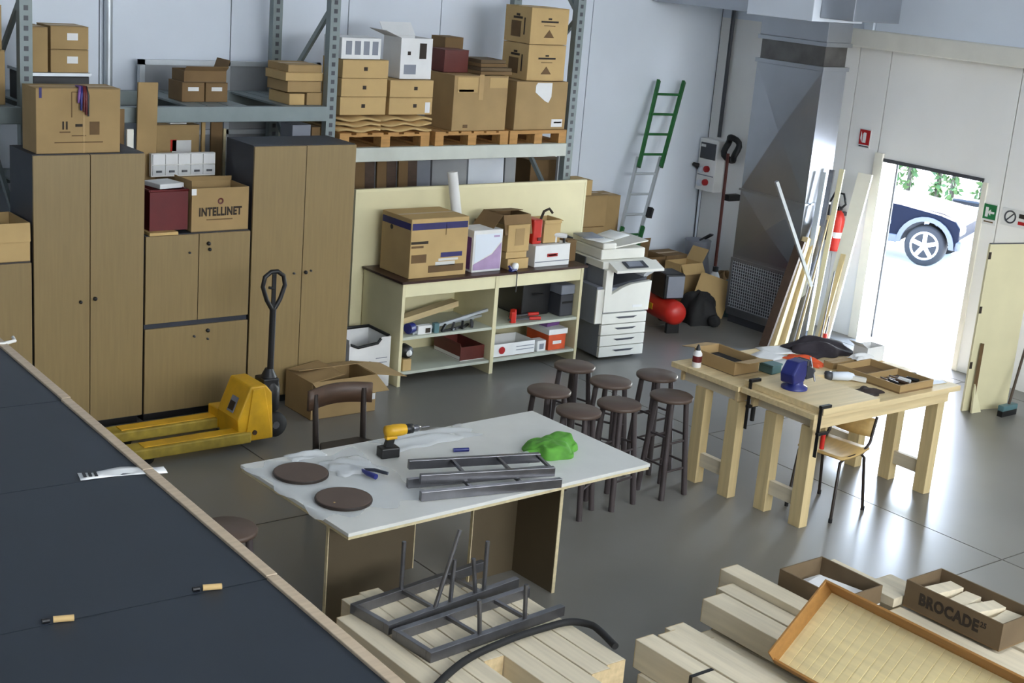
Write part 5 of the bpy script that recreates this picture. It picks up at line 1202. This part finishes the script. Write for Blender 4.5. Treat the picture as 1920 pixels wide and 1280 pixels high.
put('bottle', MB().lathe([(0.03, 0), (0.033, 0.005), (0.033, 0.10), (0.018, 0.125)], 18), M_WHITE, gb); put('label_band', MB().lathe([(0.0337, 0.04), (0.0337, 0.085)], 18), M_REDD, gb); put('cap', MB().lathe([(0.019, 0.125), (0.016, 0.14), (0.006, 0.165), (0.001, 0.166)], 14), M_BLACK, gb)
tb = thing('blue_tin', 'grey-blue plastic box beside the open carton', 'box', (7.62, 6.43, ZB), 0.1)
put('tub', B(-0.055, 0.055, -0.06, 0.06, 0, 0.055), M_TEAL, tb, bevel=0.006); put('lid', B(-0.06, 0.06, -0.065, 0.065, 0.0555, 0.07), M_TEAL, tb, bevel=0.004)
for k, (x, y, r, lb) in enumerate(((7.92, 6.72, 0.3, 'white paper sheet in the middle of the farther bench'), (8.12, 6.80, -0.2, 'pale paper sheet beside the dark bag'), (7.86, 6.50, 0.1, 'white paper sheet nearest the vise'))):
    tag(put('paper_sheet', MB().grid(lambda u, v: (-0.14+0.28*u, -0.1+0.2*v, 0.001+0.006*math.sin(3*u)*v+0.0006*k), 5, 4), M_WHITE, None, (x, y, ZB+0.001), (0, 0, r), solid=0.001), lb, 'paper')
crumple('work_bag', 'dark crumpled tool bag on the farther pine bench', 8.44, 6.66, ZB, 0.25, 0.17, 0.15, M_BAG, 31, 26, 18, 'bag', rz=-0.15)
crumple('orange_gloves', 'orange work glove beside the dark tool bag', 8.08, 6.50, ZB, 0.055, 0.15, 0.06, M_ORANGE, 33, 16, 16, 'glove', rz=0.15)
tr = open_carton('shallow tray of hand tools at the right end of the nearer bench', 8.10, 8.48, 5.66, 6.22, ZB, ZB+0.06, M_CARD, {}, th=0.012, name='tool_tray', mi=M_CARD3)
put('partition', B(-0.178, 0.178, 0.02, 0.03, 0.012, 0.058), M_CARD, tr)
for k in range(5):
    h = thing('screwdriver', '%s screwdriver from the left in the tool tray' % ('first', 'second', 'third', 'fourth', 'fifth')[k], 'screwdriver', (8.15+0.065*k, 5.78+0.02*(k % 2), ZB+0.032), 0.12*(k-2), 'screwdrivers in the tool tray')
    put('handle', MB().cyl((0, -0.04, 0), (0, 0.05, 0), 0.014, n=10), (M_REDTUBE, M_BLACK, M_CHBROWN, M_WHITE, M_BLACK)[k], h); put('blade', MB().cyl((0, 0.05, 0), (0, 0.13, 0), 0.004, n=6), M_STEEL, h)
carton('low open grey carton left of the tool tray', 8.12, 8.40, 6.27, 6.36, ZB, ZB+0.05, M_CARD, tape=False)
open_carton('white carton with torn side at the right end of the farther bench', 8.50, 8.70, 6.27, 6.40, ZB, ZB+0.12, M_WHITE, {'-x': 60}, fl=0.4, mi=M_CARD2)
crumple('white_rag', 'white printed paper crumpled beside the tool tray', 8.44, 6.28, ZB+0.052, 0.09, 0.05, 0.06, M_WHITE, 41, 14, 10, 'paper')
crumple('work_glove', 'dark brown glove lying on the nearer bench', 7.90, 5.78, ZB, 0.13, 0.08, 0.035, M_LEATHER, 43, 18, 12, 'glove', rz=0.25)
tag(put('glove_finger', MB().tube([(0, 0, 0.014), (-0.08, 0.05, 0.016), (-0.14, 0.07, 0.012)], [0.02, 0.016, 0.010], 8), M_LEATHER, None, (7.80, 5.80, ZB)), 'dark cloth strip beside the brown glove', 'cloth')
ht = thing('power_tool', 'silver and grey hand tool beside the tool tray', 'tool', (7.96, 6.06, ZB), -0.5)
put('body', MB().lathe([(0.001, -0.08), (0.03, -0.07), (0.033, 0.05), (0.02, 0.09), (0.001, 0.091)], 14, (0, 0, 0.034), axis='x'), M_WALL, ht); put('cap', MB().lathe([(0.001, -0.13), (0.034, -0.12), (0.034, -0.08), (0.001, -0.079)], 14, (0, 0, 0.034), axis='x'), M_DGREYP, ht); put('handle', MB().bar((0.06, 0, 0.03), (0.17, -0.04, 0.02), 0.035, 0.03), M_WHITEP, ht)
tag(put('wood_block', B(-0.09, 0.07, -0.05, 0.05, 0, 0.04), M_PINEX, None, (7.70, 6.10, ZB+0.0), (0, 0, -0.3), bevel=0.003) if False else put('wood_block', B(-0.07, 0.06, -0.05, 0.05, 0, 0.04), M_PINEX, None, (7.86, 6.17, ZB), (0, 0, -0.3), bevel=0.003), 'small wood block behind the vise', 'wood block')
tag(put('newspaper', MB().grid(lambda u, v: (-0.07+0.16*u, -0.16+0.32*v, 0.002+0.004*math.sin(4*v)*u), 4, 5), M_WALL, None, (8.62, 5.86, ZB), (0, 0, -0.1), solid=0.004), 'folded newspaper at the far right corner of the nearer bench', 'newspaper')
tag(put('small_washer', MB().lathe([(0.01, 0), (0.025, 0), (0.025, 0.012), (0.01, 0.012), (0.01, 0)], 14), M_INK, None, (8.60, 5.92, ZB+0.008)), 'small dark ring on the newspaper', 'ring')

# ---- tubular chair under the bench
tc_ = thing('tubular_chair', 'plywood chair on thin steel tube legs under the nearer bench', 'chair', (7.70, 5.84, 0), 0.12)
put('seat', MB().grid(lambda u, v: (-0.18+0.36*u, -0.175+0.35*v, 0.45-0.02*math.sin(math.pi*u)+0.012*u), 8, 6), M_PLY, tc_, solid=0.014)
put('backrest', MB().grid(lambda u, v: (0.20+0.03*v-0.03*math.sin(math.pi*u), -0.16+0.32*u, 0.535+0.13*v), 8, 3), M_PLY, tc_, solid=0.012)
for s in (-1, 1):
    put('side_frame', MB().tube([(-0.21, s*0.18, 0), (-0.17, s*0.165, 0.42), (-0.12, s*0.16, 0.435), (0.12, s*0.16, 0.435), (0.19, s*0.165, 0.50), (0.235, s*0.165, 0.68)], 0.011, 8), M_CHDARK, tc_)
    put('rear_leg', MB().tube([(0.10, s*0.16, 0.432), (0.14, s*0.165, 0.40), (0.20, s*0.18, 0)], 0.011, 8), M_CHDARK, tc_)
    for xx in (-0.21, 0.20):
        put('foot_cap', MB().cyl((xx, s*0.18, 0), (xx, s*0.18, 0.03), 0.014, n=8), M_BLACKR, tc_)
# ================================================================ FOREGROUND TIMBER, LEFT PILE
rt_ = random.Random(11)
pine_meshes = {}
def pine_beam(label, x, y0, y1, z, w, h, group, rz=0.0):
    L = y1-y0
    t = thing('pine_beam', label, 'timber', (x, y0, z), rz, group)
    put('shaft', B(0, w, 0.004, L-0.004, 0, h), M_PINE, t, bevel=0.003)
    put('end_face', B(0.001, w-0.001, 0, 0.004, 0.001, h-0.001), M_PINEEND, t)
    put('end_face', B(0.001, w-0.001, L-0.004, L, 0.001, h-0.001), M_PINEEND, t)
    return t
gA = 'pine beams in the pile below the white table'
ords = ['leftmost', 'second from left', 'third from left', 'fourth from left', 'fifth from left', 'sixth from left', 'seventh from left', 'rightmost']
for lay in range(3):
    for k in range(8):
        x = 3.36+k*0.120+rt_.uniform(-0.004, 0.004)
        y0 = {0: 4.15, 1: 4.15, 2: 4.15}[lay]
        y1 = 5.40
        if lay == 2:
            y0 = (3.75, 3.80, 3.85, 4.58, 4.16, 4.10, 4.24, 4.27)[k]
            y1 = (5.28, 5.44, 5.46, 5.36, 5.40, 5.32, 5.26, 5.20)[k]
        if lay == 1:
            y0 = (3.8, 3.85, 3.9, 4.05, 4.0, 4.1, 4.2, 4.25)[k]; y1 = 5.30+0.02*(k % 3)
        if lay == 0:
            y0 = 4.0+0.05*(k % 3); y1 = 5.3+0.03*(k % 2)
        z = lay*0.1505
        lb = '%s pine beam in the %s layer of the pile by the white table' % (ords[k], ('bottom', 'middle', 'top')[lay])
        pine_beam(lb, x, y0, y1, z+0.0005, 0.114, 0.1495, gA, rt_.uniform(-0.004, 0.004))
ZP = 0.452
# welded steel frames with upright rods on the pile
def rod_frame(label, p, rz, L, w, rods, z):
    t = thing('welded_frame', label, 'metal frame', (p[0], p[1], z), rz, 'welded frames on the timber pile')
    a, h = 0.034, 0.052
    for s in (0, 1):
        put('rail', B(0, L, s*w-a/2, s*w+a/2, 0, h), M_STEEL, t, bevel=0.002)
    put('end_bar', B(0, 0.028, a/2, w-a/2, 0, h), M_STEEL, t, bevel=0.002)
    for x in (0.31, 0.62):
        put('rung', B(x-0.009, x+0.009, a/2, w-a/2, h-0.02, h-0.002), M_STEEL, t)
    for (x, s, dx, dy, hh) in rods:
        put('rod', MB().cyl((x, s*w, h-0.004), (x+dx, s*w+dy, h+hh), 0.011, n=8), M_STEEL, t)
    return t
rod_frame('welded steel frame with upright rods, farther one on the timber pile', (3.47, 5.02), 0.13, 0.88, 0.25, [(0.31, 1, 0.0, 0.0, 0.25), (0.31, 0, 0.13, 0.0, 0.37), (0.41, 0, 0.01, 0.0, 0.22), (0.58, 0, -0.03, 0.0, 0.19), (0.64, 0, 0.0, 0.0, 0.26)], ZP)
rod_frame('welded steel frame, nearer one on the timber pile beside the black hose', (3.49, 4.70), 0.085, 0.86, 0.25, [(0.31, 0, -0.02, 0.0, 0.18), (0.60, 0, -0.01, 0.0, 0.18)], ZP+0.0)
hz = [(3.05, 4.22, 0.47), (3.32, 4.44, 0.469), (3.62, 4.60, 0.469), (3.92, 4.66, 0.472), (4.16, 4.67, 0.474), (4.29, 4.65, 0.48), (4.36, 4.58, 0.48), (4.36, 4.50, 0.478), (4.33, 4.36, 0.472)]
def cat_rom(P, n=6):
    P = [Vector(p) for p in P]; out = []
    for i in range(len(P)-1):
        p0, p1, p2, p3 = P[max(i-1, 0)], P[i], P[i+1], P[min(i+2, len(P)-1)]
        for k in range(n):
            t = k/n
            out.append(0.5*((2*p1)+(p2-p0)*t+(2*p0-5*p1+4*p2-p3)*t*t+(3*p1-p0-3*p2+p3)*t**3))
    return out+[P[-1]]
tag(put('black_hose', MB().tube(cat_rom(hz), 0.018, 10), M_BLACKR), 'thick black hose curving over the left timber pile', 'hose')

# ================================================================ FOREGROUND TIMBER, RIGHT PILE
gB = 'pine beams in the right foreground pile'
RB = [
    ('pale pine beam at the left end of the right pile, top layer', 4.50, 2.9, 4.40, 0.30, 0.115, 0.15),
    ('second pine beam of the right pile, top layer, set back', 4.63, 2.9, 4.38, 0.30, 0.115, 0.15),
    ('third pine beam of the right pile with longer end, top layer', 4.76, 2.9, 4.46, 0.27, 0.125, 0.15),
    ('fourth pine beam of the right pile, low between the groups', 4.95, 2.9, 4.40, 0.20, 0.11, 0.12),
    ('fifth pine beam of the right pile, wide and lifted', 5.12, 2.9, 4.56, 0.32, 0.15, 0.13),
    ('sixth pine beam of the right pile beside the lifted one', 5.285, 2.9, 4.62, 0.33, 0.12, 0.12),
    ('seventh pine beam of the right pile, highest, left of the open carton', 5.41, 2.9, 4.72, 0.36, 0.13, 0.13),
    ('pine beam right of the tray in the right pile', 5.85, 2.9, 3.98, 0.30, 0.15, 0.15),
    ('pine beam under the lettered carton in the right pile', 6.02, 2.6, 4.00, 0.30, 0.15, 0.13),
    ('pine beam behind the lettered carton in the right pile', 6.20, 2.6, 4.30, 0.28, 0.14, 0.15),
]
for (lb, x, y0, y1, z, w, h) in RB:
    pine_beam(lb, x, y0, y1, z+0.0005, w, h-0.001, gB)
ON = ['first', 'second', 'third', 'fourth', 'fifth', 'sixth', 'seventh', 'eighth', 'ninth', 'tenth', 'eleventh', 'twelfth', 'thirteenth', 'fourteenth']
for k in range(14):
    x = 4.48+k*0.133
    y1 = 4.34 if k < 4 else (4.50 if k < 8 else 3.95)
    for lay in range(2):
        zt = 0.148
        pine_beam('%s pine beam from the left in the %s layer of the right pile' % (ON[k], ('bottom', 'second')[lay]), x, 2.9, y1, lay*0.1495, 0.129, 0.149 if (lay == 0) else (0.148 if k not in (3,) else 0.05), gB)
tag(put('strap', MB().box(4.495, 4.615, 3.985, 4.005, 0.4502, 0.4525).box(4.4715, 4.4955, 3.985, 4.005, 0.4502, 0.4525).box(4.4715, 4.474, 3.985, 4.005, 0.02, 0.4502), M_BLACK), 'black packing strap around the right timber pile', 'strap')

# wooden tray leaning on the pile
def tilt_tray():
    t = thing('wooden_tray', 'shallow wooden drawer tray with pale ribbed bottom leaning on the right pile', 'tray', (4.90, 2.55, 0.462), 0, None, rot=(0, -math.radians(40), 0))
    W, L, H_ = 0.46, 1.32, 0.10
    put('bottom', B(0.012, W-0.012, 0.012, L-0.012, 0, 0.008), M_TRAYB, t)
    for k in range(26):
        put('bottom_slat', B(0.014, W-0.014, 0.02+k*0.0492, 0.062+k*0.0492, 0.008, 0.0105), M_TRAYB, t)
    put('side', B(0, W, L-0.012, L, 0, H_), M_TRAYW, t, bevel=0.002)
    put('side', B(0, W, 0, 0.012, 0, H_), M_TRAYW, t, bevel=0.002)
    put('side', B(0, 0.012, 0.012, L-0.012, 0, H_*0.45), M_TRAYW, t, bevel=0.002)
    put('side', B(W-0.012, W, 0.012, L-0.012, 0, H_), M_TRAYW, t, bevel=0.002)
    return t
tilt_tray()
br_ = open_carton('open brown carton lettered BROCADE full of wood offcuts', 6.02, 6.32, 3.40, 3.98, 0.452, 0.60, M_CARDIN, {}, th=0.008, mi=M_CARD3)
lettering(br_, 'BROCADE', 0.085, (-0.1512, 0.02, 0.075), '-x', M_INK, bold=0.004, sx=0.86)
lettering(br_, '25', 0.04, (-0.1512, -0.185, 0.095), '-x', M_INK, bold=0.001, sx=0.9)
for k in range(3):
    tag(put('wood_offcut', B(-0.04, 0.04, -0.25, 0.25, 0, 0.07), M_PINE, None, (6.08+0.09*k, 3.69, 0.4605), bevel=0.002), '%s long offcut at the bottom of the lettered carton' % ('left', 'middle', 'right')[k], 'offcut', 'offcuts in the lettered carton')
for k in range(4):
    tag(put('wood_offcut', B(-0.10, 0.10, -0.045, 0.045, 0, 0.03+0.012*(k % 2)), M_PINE, None, (6.175, 3.48+0.125*k, 0.5315), (0, 0, (0.15, -0.2, 0.1, -0.12)[k]), bevel=0.002), '%s short offcut from the near end in the lettered carton' % ('first', 'second', 'third', 'fourth')[k], 'offcut', 'offcuts in the lettered carton')
obx = open_carton('shallow open carton behind the tray on the right pile', 5.58, 5.92, 4.05, 4.46, 0.45, 0.56, M_CARDIN, {}, th=0.008, mi=M_WHITE)
tag(put('white_cloth_pack', B(-0.12, 0.12, -0.14, 0.14, 0, 0.04), M_WHITE, None, (5.75, 4.24, 0.458), (0, 0, 0.2), bevel=0.01), 'white packet inside the shallow open carton', 'packet')
tag(put('pine_offcut', B(0, 0.12, 0, 0.50, 0, 0.05), M_PINE, None, (5.95, 3.99, 0.4505), bevel=0.002), 'short pine offcut left of the lettered carton', 'timber')
tag(put('door_edge_panel', B(0, 0.05, 0, 0.5, 0, 0.45), M_CREAM, None, (8.86, 4.10, 0), (0, 0, 0.3)), 'cream panel edge standing at the right picture edge', 'panel')
